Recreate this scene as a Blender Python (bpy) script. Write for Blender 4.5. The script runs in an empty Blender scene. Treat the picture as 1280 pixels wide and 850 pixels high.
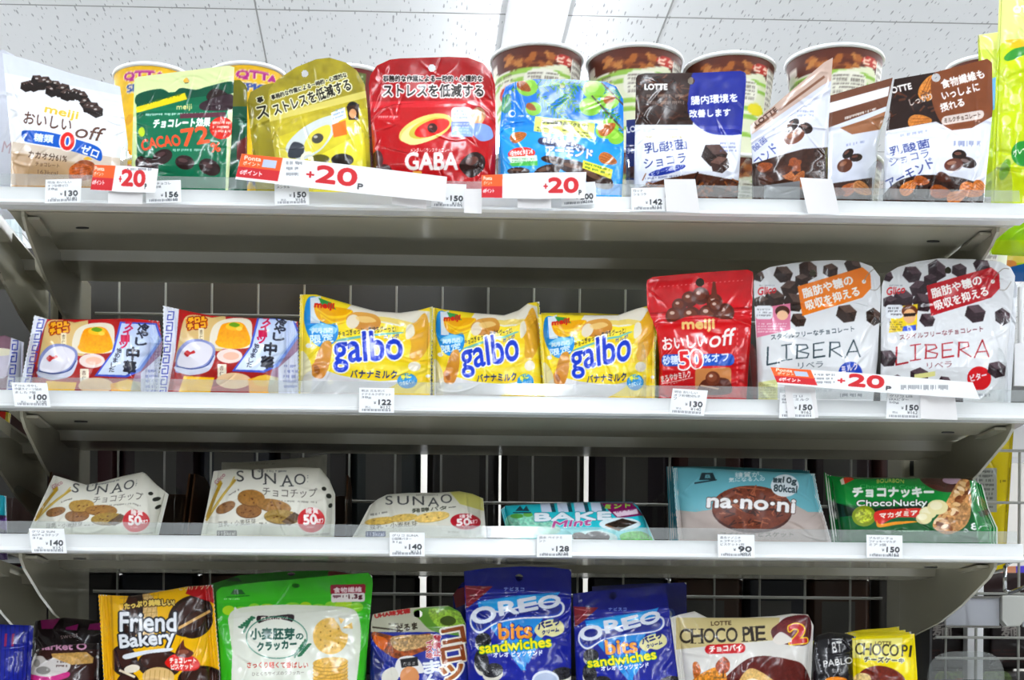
import bpy, math, random
import numpy as np
from mathutils import Matrix, Vector

SC = bpy.context.scene
COL = SC.collection

# ------------------------------------------------------------------ camera
F = 2000.0                      # focal length in pixels of the 1280 x 850 frame
PX, PY = 551.72, 884.73         # where the camera's axis meets the frame (shifted lens)
YAW, ROLL = -0.02923, 0.007265
EYE = np.array([0.34658, 0.0, 1.0])
_c, _s = math.cos(YAW), math.sin(YAW)
R0 = np.array([_c, _s, 0.0]); FW = np.array([-_s, _c, 0.0]); U0 = np.array([0, 0, 1.0])
_c, _s = math.cos(ROLL), math.sin(ROLL)
RR = _c * R0 + _s * U0
UU = -_s * R0 + _c * U0
cam_d = bpy.data.cameras.new('camera')
cam = bpy.data.objects.new('camera', cam_d); COL.objects.link(cam)
cam_d.sensor_width = 36.0; cam_d.sensor_fit = 'HORIZONTAL'
cam_d.lens = F / 1280 * 36.0
cam_d.shift_x = (640 - PX) / 1280
cam_d.shift_y = (PY - 425) / 1280
cam_d.clip_start = 0.05
m = Matrix.Identity(4)
for i in range(3):
    m[i][0] = RR[i]; m[i][1] = UU[i]; m[i][2] = -FW[i]; m[i][3] = EYE[i]
cam.matrix_world = m
SC.camera = cam

# ------------------------------------------------------------------ light and exposure
LAMP = 40.0                     # emission of the ceiling light lines
SC.view_settings.view_transform = 'Standard'
SC.view_settings.look = 'None'
SC.view_settings.gamma = 1.0
SC.view_settings.use_curve_mapping = False
SC.view_settings.exposure = 0.0
try:
    SC.cycles.use_denoising = True
    SC.cycles.max_bounces = 10
    SC.cycles.transparent_max_bounces = 24
    SC.cycles.caustics_reflective = False
    SC.cycles.caustics_refractive = False
    SC.cycles.sample_clamp_indirect = 6.0
except Exception:
    pass
W = bpy.data.worlds.new('world'); SC.world = W; W.use_nodes = True
W.node_tree.nodes['Background'].inputs[0].default_value = (1, 1, 1, 1)
W.node_tree.nodes['Background'].inputs[1].default_value = 0.3

# ------------------------------------------------------------------ pixel <-> place
def ray(px, py):
    px = np.asarray(px, float); py = np.asarray(py, float)
    return FW + ((px - PX) / F)[..., None] * RR + (-(py - PY) / F)[..., None] * UU
def at(px, py, y):              # the point at depth y seen at a pixel
    d = ray(px, py); return EYE + d * (y / d[..., 1])[..., None]
def at_z(px, py, z):
    d = ray(px, py); return EYE + d * ((z - EYE[2]) / d[..., 2])[..., None]
def proj(P):
    q = np.asarray(P, float) - EYE
    z = q @ FW
    return np.stack([PX + F * (q @ RR) / z, PY - F * (q @ UU) / z], -1)

# ------------------------------------------------------------------ materials
def srgb(h):
    if not isinstance(h, str): return np.array(h, float)
    h = h.lstrip('#')
    if len(h) == 3: h = ''.join(c * 2 for c in h)
    return np.array([int(h[i:i + 2], 16) / 255 for i in (0, 2, 4)])
def lin(c):
    c = np.clip(np.asarray(c, float), 0, 1)
    return np.where(c <= 0.04045, c / 12.92, ((c + 0.055) / 1.055) ** 2.4)
MATS = {}
def mat(name, col, rough=0.5, metal=0.0, coat=0.0, bump=0.0, bscale=200, spec=0.5, emit=0.0, var=0.0):
    if name in MATS: return MATS[name]
    m = bpy.data.materials.new(name); m.use_nodes = True; nt = m.node_tree
    b = nt.nodes['Principled BSDF']
    c = lin(srgb(col)); b.inputs['Base Color'].default_value = (*c, 1)
    b.inputs['Roughness'].default_value = rough; b.inputs['Metallic'].default_value = metal
    b.inputs['Coat Weight'].default_value = coat; b.inputs['Specular IOR Level'].default_value = spec
    if emit:
        b.inputs['Emission Color'].default_value = (*c, 1); b.inputs['Emission Strength'].default_value = emit
    if bump or var:
        tc = nt.nodes.new('ShaderNodeTexCoord'); n = nt.nodes.new('ShaderNodeTexNoise')
        n.inputs['Scale'].default_value = bscale; n.inputs['Detail'].default_value = 4
        nt.links.new(tc.outputs['Object'], n.inputs['Vector'])
        if bump:
            bp = nt.nodes.new('ShaderNodeBump'); bp.inputs['Strength'].default_value = bump; bp.inputs['Distance'].default_value = 0.001
            nt.links.new(n.outputs['Fac'], bp.inputs['Height']); nt.links.new(bp.outputs['Normal'], b.inputs['Normal'])
        if var:
            r = nt.nodes.new('ShaderNodeValToRGB')
            r.color_ramp.elements[0].color = (*(c * (1 - var)), 1); r.color_ramp.elements[1].color = (*np.clip(c * (1 + var), 0, 1), 1)
            nt.links.new(n.outputs['Fac'], r.inputs['Fac']); nt.links.new(r.outputs['Color'], b.inputs['Base Color'])
    MATS[name] = m; return m
def print_mat(name, rough, coat=0.0, bump=0.0, bscale=120, spec=0.5):
    m = bpy.data.materials.new(name); m.use_nodes = True; nt = m.node_tree; b = nt.nodes['Principled BSDF']
    a = nt.nodes.new('ShaderNodeAttribute'); a.attribute_name = 'print'
    nt.links.new(a.outputs['Color'], b.inputs['Base Color'])
    b.inputs['Roughness'].default_value = rough; b.inputs['Coat Weight'].default_value = coat; b.inputs['Coat Roughness'].default_value = 0.08
    b.inputs['Specular IOR Level'].default_value = spec
    if bump:
        tc = nt.nodes.new('ShaderNodeTexCoord'); n = nt.nodes.new('ShaderNodeTexNoise')
        n.inputs['Scale'].default_value = bscale; n.inputs['Detail'].default_value = 3
        bp = nt.nodes.new('ShaderNodeBump'); bp.inputs['Strength'].default_value = bump; bp.inputs['Distance'].default_value = 0.001
        nt.links.new(tc.outputs['Object'], n.inputs['Vector']); nt.links.new(n.outputs['Fac'], bp.inputs['Height'])
        nt.links.new(bp.outputs['Normal'], b.inputs['Normal'])
    MATS[name] = m; return m
print_mat('glossy_film', 0.17, 0.15, 0.22, 90, 0.38)
print_mat('satin_film', 0.33, 0.0, 0.18, 90, 0.3)
print_mat('card', 0.45, 0.0, spec=0.3)
print_mat('paper', 0.6, 0.0)
def clear_mat(name, tint, gloss=0.08, rough=0.04):
    m = bpy.data.materials.new(name); m.use_nodes = True; nt = m.node_tree
    nt.nodes.remove(nt.nodes['Principled BSDF']); out = nt.nodes['Material Output']
    t = nt.nodes.new('ShaderNodeBsdfTransparent'); t.inputs[0].default_value = (*tint, 1)
    g = nt.nodes.new('ShaderNodeBsdfGlossy'); g.inputs['Roughness'].default_value = rough
    lw = nt.nodes.new('ShaderNodeLayerWeight'); lw.inputs['Blend'].default_value = 0.25
    mp = nt.nodes.new('ShaderNodeMapRange'); mp.inputs['To Min'].default_value = gloss; mp.inputs['To Max'].default_value = 0.22
    nt.links.new(lw.outputs['Fresnel'], mp.inputs['Value'])
    mx = nt.nodes.new('ShaderNodeMixShader')
    nt.links.new(mp.outputs['Result'], mx.inputs[0]); nt.links.new(t.outputs[0], mx.inputs[1]); nt.links.new(g.outputs[0], mx.inputs[2])
    nt.links.new(mx.outputs[0], out.inputs['Surface'])
    MATS[name] = m; return m
clear_mat('clear_acrylic', (0.94, 0.95, 0.95), 0.05)
# lip strips: the plastic is a little milky, so part of it scatters light
def milky():
    m = bpy.data.materials.new('milky_plastic'); m.use_nodes = True; nt = m.node_tree
    nt.nodes.remove(nt.nodes['Principled BSDF']); out = nt.nodes['Material Output']
    t = nt.nodes.new('ShaderNodeBsdfTransparent'); t.inputs[0].default_value = (0.93, 0.95, 0.95, 1)
    d = nt.nodes.new('ShaderNodeBsdfDiffuse'); d.inputs[0].default_value = (0.75, 0.78, 0.78, 1)
    g = nt.nodes.new('ShaderNodeBsdfGlossy'); g.inputs['Roughness'].default_value = 0.08
    a = nt.nodes.new('ShaderNodeMixShader'); a.inputs[0].default_value = 0.12
    b = nt.nodes.new('ShaderNodeMixShader'); b.inputs[0].default_value = 0.07
    nt.links.new(t.outputs[0], a.inputs[1]); nt.links.new(d.outputs[0], a.inputs[2])
    nt.links.new(a.outputs[0], b.inputs[1]); nt.links.new(g.outputs[0], b.inputs[2]); nt.links.new(b.outputs[0], out.inputs['Surface'])
    MATS['milky_plastic'] = m
milky()
mat('steel', '#a8a493', 0.2, 0.0, 0.25, spec=0.6)
mat('steel_grey', '#b9bab4', 0.35)
mat('rail_white', '#dfe1e1', 0.22, coat=0.3)
mat('wire', '#96968f', 0.35, 0.3)
mat('dark_plastic', '#3a3a3c', 0.4)
mat('chrome', '#c8cacc', 0.15, 1.0)
mat('grey_plastic', '#a9abb2', 0.3)
mat('white_plastic', '#eeeef0', 0.3)
mat('hole_black', '#14130f', 0.7)

# ------------------------------------------------------------------ object helpers
def tag(o, label=None, cat=None, group=None, kind=None):
    if label: o['label'] = label
    if cat: o['category'] = cat
    if group: o['group'] = group
    if kind: o['kind'] = kind
    return o
def link(name, me, m=None, parent=None):
    o = bpy.data.objects.new(name, me); COL.objects.link(o)
    if m is not None and me is not None: me.materials.append(MATS[m] if isinstance(m, str) else m)
    if parent is not None:
        o.parent = parent
        if parent.type == 'EMPTY' or True: o.matrix_parent_inverse = parent.matrix_basis.inverted()
    return o
def empty(name, loc):
    o = bpy.data.objects.new(name, None); o.location = tuple(loc); o.empty_display_size = 0.02; COL.objects.link(o); return o
class MB:
    def __init__(s): s.v = []; s.f = []
    def add(s, vs, fs):
        b = len(s.v); s.v += [tuple(map(float, p)) for p in vs]; s.f += [tuple(b + i for i in q) for q in fs]; return s
    def box(s, x0, x1, y0, y1, z0, z1):
        return s.add([(x0, y0, z0), (x1, y0, z0), (x1, y1, z0), (x0, y1, z0), (x0, y0, z1), (x1, y0, z1), (x1, y1, z1), (x0, y1, z1)],
                     [(0, 3, 2, 1), (4, 5, 6, 7), (0, 1, 5, 4), (1, 2, 6, 5), (2, 3, 7, 6), (3, 0, 4, 7)])
    def prism(s, prof, a0, a1, axis='x'):       # closed profile swept along x (profile y,z) or z (x,y) or y (x,z)
        n = len(prof)
        mk = {'x': lambda a, p: (a, p[0], p[1]), 'y': lambda a, p: (p[0], a, p[1]), 'z': lambda a, p: (p[0], p[1], a)}[axis]
        vs = [mk(a0, p) for p in prof] + [mk(a1, p) for p in prof]
        fs = [(i, (i + 1) % n, n + (i + 1) % n, n + i) for i in range(n)] + [tuple(range(n))[::-1], tuple(range(n, 2 * n))]
        return s.add(vs, fs)
    def tube(s, p, q, r, n=8):
        p, q = Vector(p), Vector(q); d = (q - p).normalized()
        a = d.orthogonal().normalized(); b = d.cross(a)
        vs = [p + r * (math.cos(t) * a + math.sin(t) * b) for t in [2 * math.pi * i / n for i in range(n)]]
        vs += [v + (q - p) for v in vs]
        fs = [(i, (i + 1) % n, n + (i + 1) % n, n + i) for i in range(n)] + [tuple(range(n))[::-1], tuple(range(n, 2 * n))]
        return s.add(vs, fs)
    def build(s, name, m, parent=None, bevel=0.0, smooth=False):
        me = bpy.data.meshes.new(name); me.from_pydata(s.v, [], s.f); me.validate()
        import bmesh
        bm = bmesh.new(); bm.from_mesh(me); bmesh.ops.recalc_face_normals(bm, faces=bm.faces)
        if bevel:
            bmesh.ops.bevel(bm, geom=[e for e in bm.edges if len(e.link_faces) == 2 and e.calc_face_angle(0) > 0.6], offset=bevel, segments=2, affect='EDGES', profile=0.6)
        bm.to_mesh(me); bm.free()
        if smooth:
            for p in me.polygons: p.use_smooth = True
        return link(name, me, m, parent)

# ------------------------------------------------------------------ painting the printed artwork of the packages
_TXT = {}
def glyphs(s):
    """outline edges of a line of lettering, scaled to its own unit box, and its aspect"""
    if s in _TXT: return _TXT[s]
    cu = bpy.data.curves.new('lettering', 'FONT'); cu.body = s; cu.resolution_u = 4
    o = bpy.data.objects.new('lettering', cu); COL.objects.link(o)
    dg = bpy.context.evaluated_depsgraph_get(); me = o.evaluated_get(dg).to_mesh()
    n = len(me.vertices); co = np.empty(n * 3); me.vertices.foreach_get('co', co); co = co.reshape(-1, 3)[:, :2]
    e = []
    for p in me.polygons:
        vs = list(p.vertices)
        for i in range(len(vs)): e.append((vs[i - 1], vs[i]))
    o.evaluated_get(dg).to_mesh_clear(); bpy.data.objects.remove(o); bpy.data.curves.remove(cu)
    e = np.array(e); lo, hi = co.min(0), co.max(0); sz = np.maximum(hi - lo, 1e-6)
    un = (co - lo) / sz
    _TXT[s] = (un[e[:, 0]], un[e[:, 1]], sz[0] / sz[1]); return _TXT[s]
def fill_edges(A, B, w, h):
    """even-odd fill of edges A->B (canvas coordinates) on a w x h mask"""
    ya, yb = A[:, 1], B[:, 1]
    lo = np.minimum(ya, yb); hi = np.maximum(ya, yb)
    r0 = np.clip(np.ceil(lo - 0.5), 0, h).astype(int); r1 = np.clip(np.ceil(hi - 0.5), 0, h).astype(int)
    cnt = np.maximum(r1 - r0, 0); tot = int(cnt.sum())
    par = np.zeros((h, w + 1), np.int32)
    if tot:
        idx = np.repeat(np.arange(len(A)), cnt)
        off = np.arange(tot) - np.repeat(np.cumsum(cnt) - cnt, cnt)
        row = r0[idx] + off
        dy = (yb - ya)[idx]; t = (row + 0.5 - ya[idx]) / np.where(dy == 0, 1, dy)
        x = A[idx, 0] + t * (B[idx, 0] - A[idx, 0])
        colx = np.clip(np.ceil(x - 0.5), 0, w).astype(int)
        np.add.at(par, (row, colx), 1)
    return (np.cumsum(par, 1)[:, :w] % 2).astype(bool)
def dilate(mk, r):
    if r < 0.5: return mk
    k = int(math.ceil(r)); out = mk.copy(); H, Wd = mk.shape
    for dy in range(-k, k + 1):
        dx = int(math.sqrt(max(0, r * r - dy * dy)))
        row = mk.copy() if dx == 0 else mk
        if dx:
            c = np.cumsum(np.pad(mk.astype(np.int32), ((0, 0), (dx + 1, dx))), 1)
            row = (c[:, 2 * dx + 1:] - c[:, :-2 * dx - 1])[:, :Wd] > 0
        if dy >= 0: out[dy:] |= row[:H - dy] if dy else row
        else: out[:dy] |= row[-dy:]
    return out
def smooth_noise(h, w, cell, rng):
    gh, gw = int(h / cell) + 3, int(w / cell) + 3
    g = rng.random((gh, gw)); y = np.arange(h) / cell; x = np.arange(w) / cell
    yi = y.astype(int); xi = x.astype(int); fy = (y - yi)[:, None]; fx = (x - xi)[None]
    fy = fy * fy * (3 - 2 * fy); fx = fx * fx * (3 - 2 * fx)
    return (g[yi][:, xi] * (1 - fy) * (1 - fx) + g[yi + 1][:, xi] * fy * (1 - fx) + g[yi][:, xi + 1] * (1 - fy) * fx + g[yi + 1][:, xi + 1] * fy * fx)
class Art:
    S = 4
    def __init__(s, x0, y0, x1, y1, bg='#fff', seed=1):
        s.x0, s.y0, s.x1, s.y1 = x0, y0, x1, y1
        s.w, s.h = int((x1 - x0) * s.S), int((y1 - y0) * s.S)
        s.c = np.empty((s.h, s.w, 3), np.float32); s.c[:] = srgb(bg); s.rng = np.random.default_rng(seed)
        s.clipmask = None
    def P(s, pts): return (np.asarray(pts, float) - [s.x0, s.y0]) * s.S
    def put(s, mk, col, alpha=1.0, c2=None, tex=0.0, cell=2.0, oy=0, ox=0):
        """col -> c2 runs top to bottom of the shape; tex mottles it"""
        H, Wd = mk.shape
        sub = s.c[oy:oy + H, ox:ox + Wd]
        a = mk.astype(np.float32) * alpha
        if s.clipmask is not None: a = a * s.clipmask[oy:oy + H, ox:ox + Wd]
        k = srgb(col)[None, None]
        if c2 is not None:
            r = np.where(mk.any(1))[0]
            if len(r):
                t = np.clip((np.arange(H) - r[0]) / max(1, r[-1] - r[0]), 0, 1)[:, None, None]
                k = k * (1 - t) + srgb(c2)[None, None] * t
        if tex:
            n = smooth_noise(H, Wd, cell * s.S, s.rng) * 0.65 + smooth_noise(H, Wd, cell * s.S * 0.4, s.rng) * 0.35
            k = np.clip(k * (1 + tex * 2 * (n - 0.5))[..., None], 0, 1)
        sub += a[..., None] * (k - sub)
        return s
    def mask(s, pts):
        q = s.P(pts); return fill_edges(q, np.roll(q, -1, 0), s.w, s.h)
    def poly(s, pts, col, alpha=1.0, **k): return s.put(s.mask(pts), col, alpha, **k)
    def curve(s, pts, col, alpha=1.0, n=8, **k):  # smooth closed shape through points
        return s.poly(spline(pts, n), col, alpha, **k)
    def ell(s, cx, cy, rx, ry, col, alpha=1.0, rot=0.0, **k):
        t = np.linspace(0, 2 * np.pi, 40, endpoint=False); a = math.radians(rot)
        x, y = rx * np.cos(t), ry * np.sin(t)
        return s.poly(np.stack([cx + x * math.cos(a) - y * math.sin(a), cy + x * math.sin(a) + y * math.cos(a)], 1), col, alpha, **k)
    def rr(s, x0, y0, x1, y1, r, col, alpha=1.0, skew=0.0, **k):  # rounded box; skew lifts the right end
        p = []
        for cx, cy, a0 in ((x1 - r, y0 + r, -90), (x1 - r, y1 - r, 0), (x0 + r, y1 - r, 90), (x0 + r, y0 + r, 180)):
            for a in (0, 30, 60, 90): p.append((cx + r * math.cos(math.radians(a0 + a)), cy + r * math.sin(math.radians(a0 + a))))
        p = np.array(p); p[:, 1] -= skew * (p[:, 0] - x0) / (x1 - x0)
        return s.poly(p, col, alpha, **k)
    def line(s, pts, wd, col, alpha=1.0, smooth=False):
        if smooth: pts = spline(pts, 8, False)
        mk = np.zeros((s.h, s.w), bool)
        for a, b in zip(pts[:-1], pts[1:]):
            a = np.array(a, float); b = np.array(b, float); d = b - a; L = math.hypot(*d) or 1e-6
            n = np.array([-d[1], d[0]]) / L * wd / 2; e = d / L * wd * 0.3
            mk |= s.mask([a - e + n, b + e + n, b + e - n, a - e - n])
        return s.put(mk, col, alpha)
    def t(s, txt, xa, ya, xb, yb, h, col, b=0.0, o=None, o2=None, sh=0.0, arc=0.0, alpha=1.0, c2=None):
        """lettering from (xa, ya) to (xb, yb) along its foot, h tall; b emboldens, o = (colour, width) outlines, sh slants, arc lifts the middle"""
        A, B, asp = glyphs(txt)
        xa, ya, xb, yb = float(xa), float(ya), float(xb), float(yb)
        d = np.array([xb - xa, yb - ya]); L = math.hypot(*d); n = np.array([d[1], -d[0]]) / L
        def mp(u):
            return np.array([xa, ya]) + u[:, :1] * d + (u[:, 1:] * h + arc * 4 * u[:, :1] * (1 - u[:, :1])) * n + u[:, 1:] * sh * d / L
        a, bb = s.P(mp(A)), s.P(mp(B))
        pad = 24
        lo = np.floor(np.minimum(a.min(0), bb.min(0))).astype(int) - pad; hi = np.ceil(np.maximum(a.max(0), bb.max(0))).astype(int) + pad
        lo = np.maximum(lo, 0); hi = np.minimum(hi, [s.w, s.h])
        if (hi <= lo).any(): return s
        mk = fill_edges(a - lo, bb - lo, hi[0] - lo[0], hi[1] - lo[1])
        for oo in (o2, o):
            if oo: s.put(dilate(mk, (b + oo[1]) * s.S), oo[0], alpha, oy=lo[1], ox=lo[0])
        return s.put(dilate(mk, b * s.S), col, alpha, c2=c2, oy=lo[1], ox=lo[0])
    def tv(s, txt, x, y, w, step, col, b=0.0, o=None, dx=0.0, hh=0.85):
        for i, ch in enumerate(txt):
            cx = x + dx * i
            if ch == 'ー':
                s.line([(cx + w / 2, y + i * step + step * .1), (cx + w / 2, y + i * step + step * .8)], w * .14 + b, col); continue
            s.t(ch, cx, y + i * step + step * hh, cx + w, y + i * step + step * hh, step * hh, col, b, o)
        return s
    def tiny(s, x0, y0, x1, y1, rows, col, alpha=0.8, skew=0.0, fill=0.75):
        """rows of print too small to read"""
        dh = (y1 - y0) / rows
        for r in range(rows):
            x = x0
            while x < x1 - 1:
                w = s.rng.uniform(0.8, 2.2)
                if s.rng.random() < fill:
                    k = skew * (x - x0) / (x1 - x0)
                    yy = y0 + r * dh - k; hh = dh * s.rng.uniform(.35, .62)
                    s.poly([(x, yy), (x + w * .8, yy), (x + w * .8, yy + hh), (x, yy + hh)], col, alpha)
                x += w
        return s
    def final(s):
        c = s.c[:s.h // 2 * 2, :s.w // 2 * 2]
        c = c.reshape(s.h // 2, 2, s.w // 2, 2, 3).mean((1, 3))
        g = c.mean(-1, keepdims=True)
        return np.clip(g + 1.2 * (c - g), 0, 1) ** 1.08        # inks as strong as in print
def spline(pts, n=8, closed=True):
    p = np.asarray(pts, float); N = len(p); out = []
    for i in range(N if closed else N - 1):
        g = (lambda j: p[j % N]) if closed else (lambda j: p[min(max(j, 0), N - 1)])
        a, b, c, d = g(i - 1), g(i), g(i + 1), g(i + 2)
        for k in range(n):
            t = k / n
            out.append(0.5 * ((2 * b) + (c - a) * t + (2 * a - 5 * b + 4 * c - d) * t * t + (3 * b - a - 3 * c + d) * t ** 3))
    if not closed: out.append(p[-1])
    return np.array(out)
# small printed pictures
def almond(A, cx, cy, r, rot=0, col='#a85a28'):
    a = math.radians(rot); t = np.linspace(0, 2 * np.pi, 30, endpoint=False)
    x = r * np.cos(t); y = r * 0.58 * np.sin(t) * (1 - 0.35 * np.cos(t))
    A.poly(np.stack([cx + x * math.cos(a) - y * math.sin(a), cy + x * math.sin(a) + y * math.cos(a)], 1), col, tex=0.2, cell=1.2)
    for k in (-.3, 0, .3):
        A.line([(cx - .7 * r * math.cos(a) - k * r * math.sin(a), cy - .7 * r * math.sin(a) + k * r * math.cos(a)), (cx + .75 * r * math.cos(a) - k * .5 * r * math.sin(a), cy + .75 * r * math.sin(a) + k * .5 * r * math.cos(a))], r * .06, '#6e3412', .6)
def choc(A, cx, cy, r, rot=0, base='#3a2420', hi='#6b4a40'):   # a cube of chocolate
    a = math.radians(rot); ca, sa = math.cos(a), math.sin(a)
    R = lambda p: [(cx + r * (x * ca - y * sa), cy + r * (x * sa + y * ca)) for x, y in p]
    A.poly(R([(-1, -.55), (.1, -1), (1, -.5), (1, .55), (0, 1), (-1, .5)]), base, tex=.12)
    A.poly(R([(-1, -.55), (.1, -1), (1, -.5), (-.05, -.05)]), hi, tex=.12)
    A.poly(R([(-.05, -.05), (1, -.5), (1, .55), (0, 1)]), base, tex=.3)
def ball(A, cx, cy, r, col='#5a3020', hi='#a87050'):
    A.ell(cx, cy, r, r, col); A.ell(cx - r * .1, cy - r * .15, r * .7, r * .6, hi, .35); A.ell(cx - r * .25, cy - r * .35, r * .28, r * .2, '#f2dccb', .8)
def bean(A, cx, cy, rx, ry, rot, col='#3b211c', hi='#7a5448'):
    A.ell(cx, cy, rx, ry, col, rot=rot); A.ell(cx - rx * .2, cy - ry * .3, rx * .5, ry * .3, hi, .7, rot=rot)
def cookie(A, cx, cy, rx, ry, rot=0, col='#b07a45', dark='#7b4d26', n=6, dots='#5a3418'):
    A.ell(cx, cy + ry * .12, rx, ry, dark, rot=rot); A.ell(cx, cy, rx, ry, col, rot=rot, tex=.14, cell=2)
    for _ in range(n):
        a = A.rng.uniform(0, 6.28); q = A.rng.uniform(.1, .7)
        A.ell(cx + q * rx * math.cos(a), cy + q * ry * math.sin(a), max(.5, rx * .07), max(.4, ry * .09), dots, .8)

# ------------------------------------------------------------------ packages
def polyline(pts, t):
    p = np.asarray(pts, float); d = np.r_[0, np.cumsum(np.hypot(*np.diff(p, axis=0).T))]; d /= d[-1]
    return np.stack([np.interp(t, d, p[:, 0]), np.interp(t, d, p[:, 1])], -1)
class Coons:
    def __init__(s, bot, top, left, right): s.e = (bot, top, left, right)
    def __call__(s, u, v):      # u 0..1 across, v 0..1 upward, 1-D arrays -> (nv, nu, 2) pixels
        b, t, l, r = polyline(s.e[0], u), polyline(s.e[1], u), polyline(s.e[2], v), polyline(s.e[3], v)
        U = u[None, :, None]; V = v[:, None, None]
        return ((1 - V) * b[None] + V * t[None] + (1 - U) * l[:, None] + U * r[:, None]
                - ((1 - U) * (1 - V) * b[0] + U * (1 - V) * b[-1] + (1 - U) * V * t[0] + U * V * t[-1]))
def grid_mesh(name, P, C=None, keep=None, flip=False, smooth=True):
    nv, nu = P.shape[:2]
    idx = np.arange(nv * nu).reshape(nv, nu)
    q = np.stack([idx[:-1, :-1], idx[:-1, 1:], idx[1:, 1:], idx[1:, :-1]], -1).reshape(-1, 4)
    if flip: q = q[:, ::-1]
    if keep is not None: q = q[keep.reshape(-1)]
    used = np.unique(q); rm = np.full(nv * nu, -1); rm[used] = np.arange(len(used)); q = rm[q]
    co = P.reshape(-1, 3)[used]
    me = bpy.data.meshes.new(name)
    me.vertices.add(len(co)); me.vertices.foreach_set('co', co.astype(np.float32).ravel())
    me.loops.add(len(q) * 4); me.loops.foreach_set('vertex_index', q.astype(np.int32).ravel())
    me.polygons.add(len(q)); me.polygons.foreach_set('loop_start', np.arange(0, len(q) * 4, 4, dtype=np.int32))
    me.update(calc_edges=True)
    me.polygons.foreach_set('use_smooth', np.full(len(q), smooth))
    if C is not None:
        at_ = me.color_attributes.new('print', 'FLOAT_COLOR', 'POINT')
        at_.data.foreach_set('color', np.c_[lin(C.reshape(-1, 3)[used]), np.ones(len(used))].astype(np.float32).ravel())
    return me
def merge(ms, name):
    """one mesh of several grids that carry the print colours"""
    V, Q, C, off = [], [], [], 0
    for m in ms:
        n = len(m.vertices); a = np.empty(n * 3, np.float32); m.vertices.foreach_get('co', a); V.append(a)
        l = np.empty(len(m.loops), np.int32); m.loops.foreach_get('vertex_index', l); Q.append(l + off); off += n
        c = np.empty(n * 4, np.float32); m.color_attributes['print'].data.foreach_get('color', c); C.append(c)
        bpy.data.meshes.remove(m)
    V, Q, C = np.concatenate(V), np.concatenate(Q), np.concatenate(C)
    me = bpy.data.meshes.new(name); me.vertices.add(off); me.vertices.foreach_set('co', V)
    me.loops.add(len(Q)); me.loops.foreach_set('vertex_index', Q); me.polygons.add(len(Q) // 4)
    me.polygons.foreach_set('loop_start', np.arange(0, len(Q), 4, dtype=np.int32)); me.update(calc_edges=True)
    me.polygons.foreach_set('use_smooth', np.full(len(Q) // 4, True))
    at_ = me.color_attributes.new('print', 'FLOAT_COLOR', 'POINT'); at_.data.foreach_set('color', C)
    return me
def sample(img, A, q):
    x = np.clip((q[..., 0] - A.x0) * A.S / 2 - .5, 0, img.shape[1] - 1.001); y = np.clip((q[..., 1] - A.y0) * A.S / 2 - .5, 0, img.shape[0] - 1.001)
    xi, yi = x.astype(int), y.astype(int); fx, fy = (x - xi)[..., None], (y - yi)[..., None]
    return img[yi, xi] * (1 - fx) * (1 - fy) + img[yi, xi + 1] * fx * (1 - fy) + img[yi + 1, xi] * (1 - fx) * fy + img[yi + 1, xi + 1] * fx * fy
SHELF_TOP = {}
RES = 1.45
def base_point(x_px, y0, yaw, xc, z):
    """the point of the base line (depth y0 at x = xc, turned by yaw) that is seen at pixel column x_px"""
    lo, hi = -1.0, 2.0
    for _ in range(50):
        md = (lo + hi) / 2
        if proj([md, y0 + math.tan(yaw) * (md - xc), z])[0] < x_px: lo = md
        else: hi = md
    return np.array([md, y0 + math.tan(yaw) * (md - xc), z])
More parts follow.
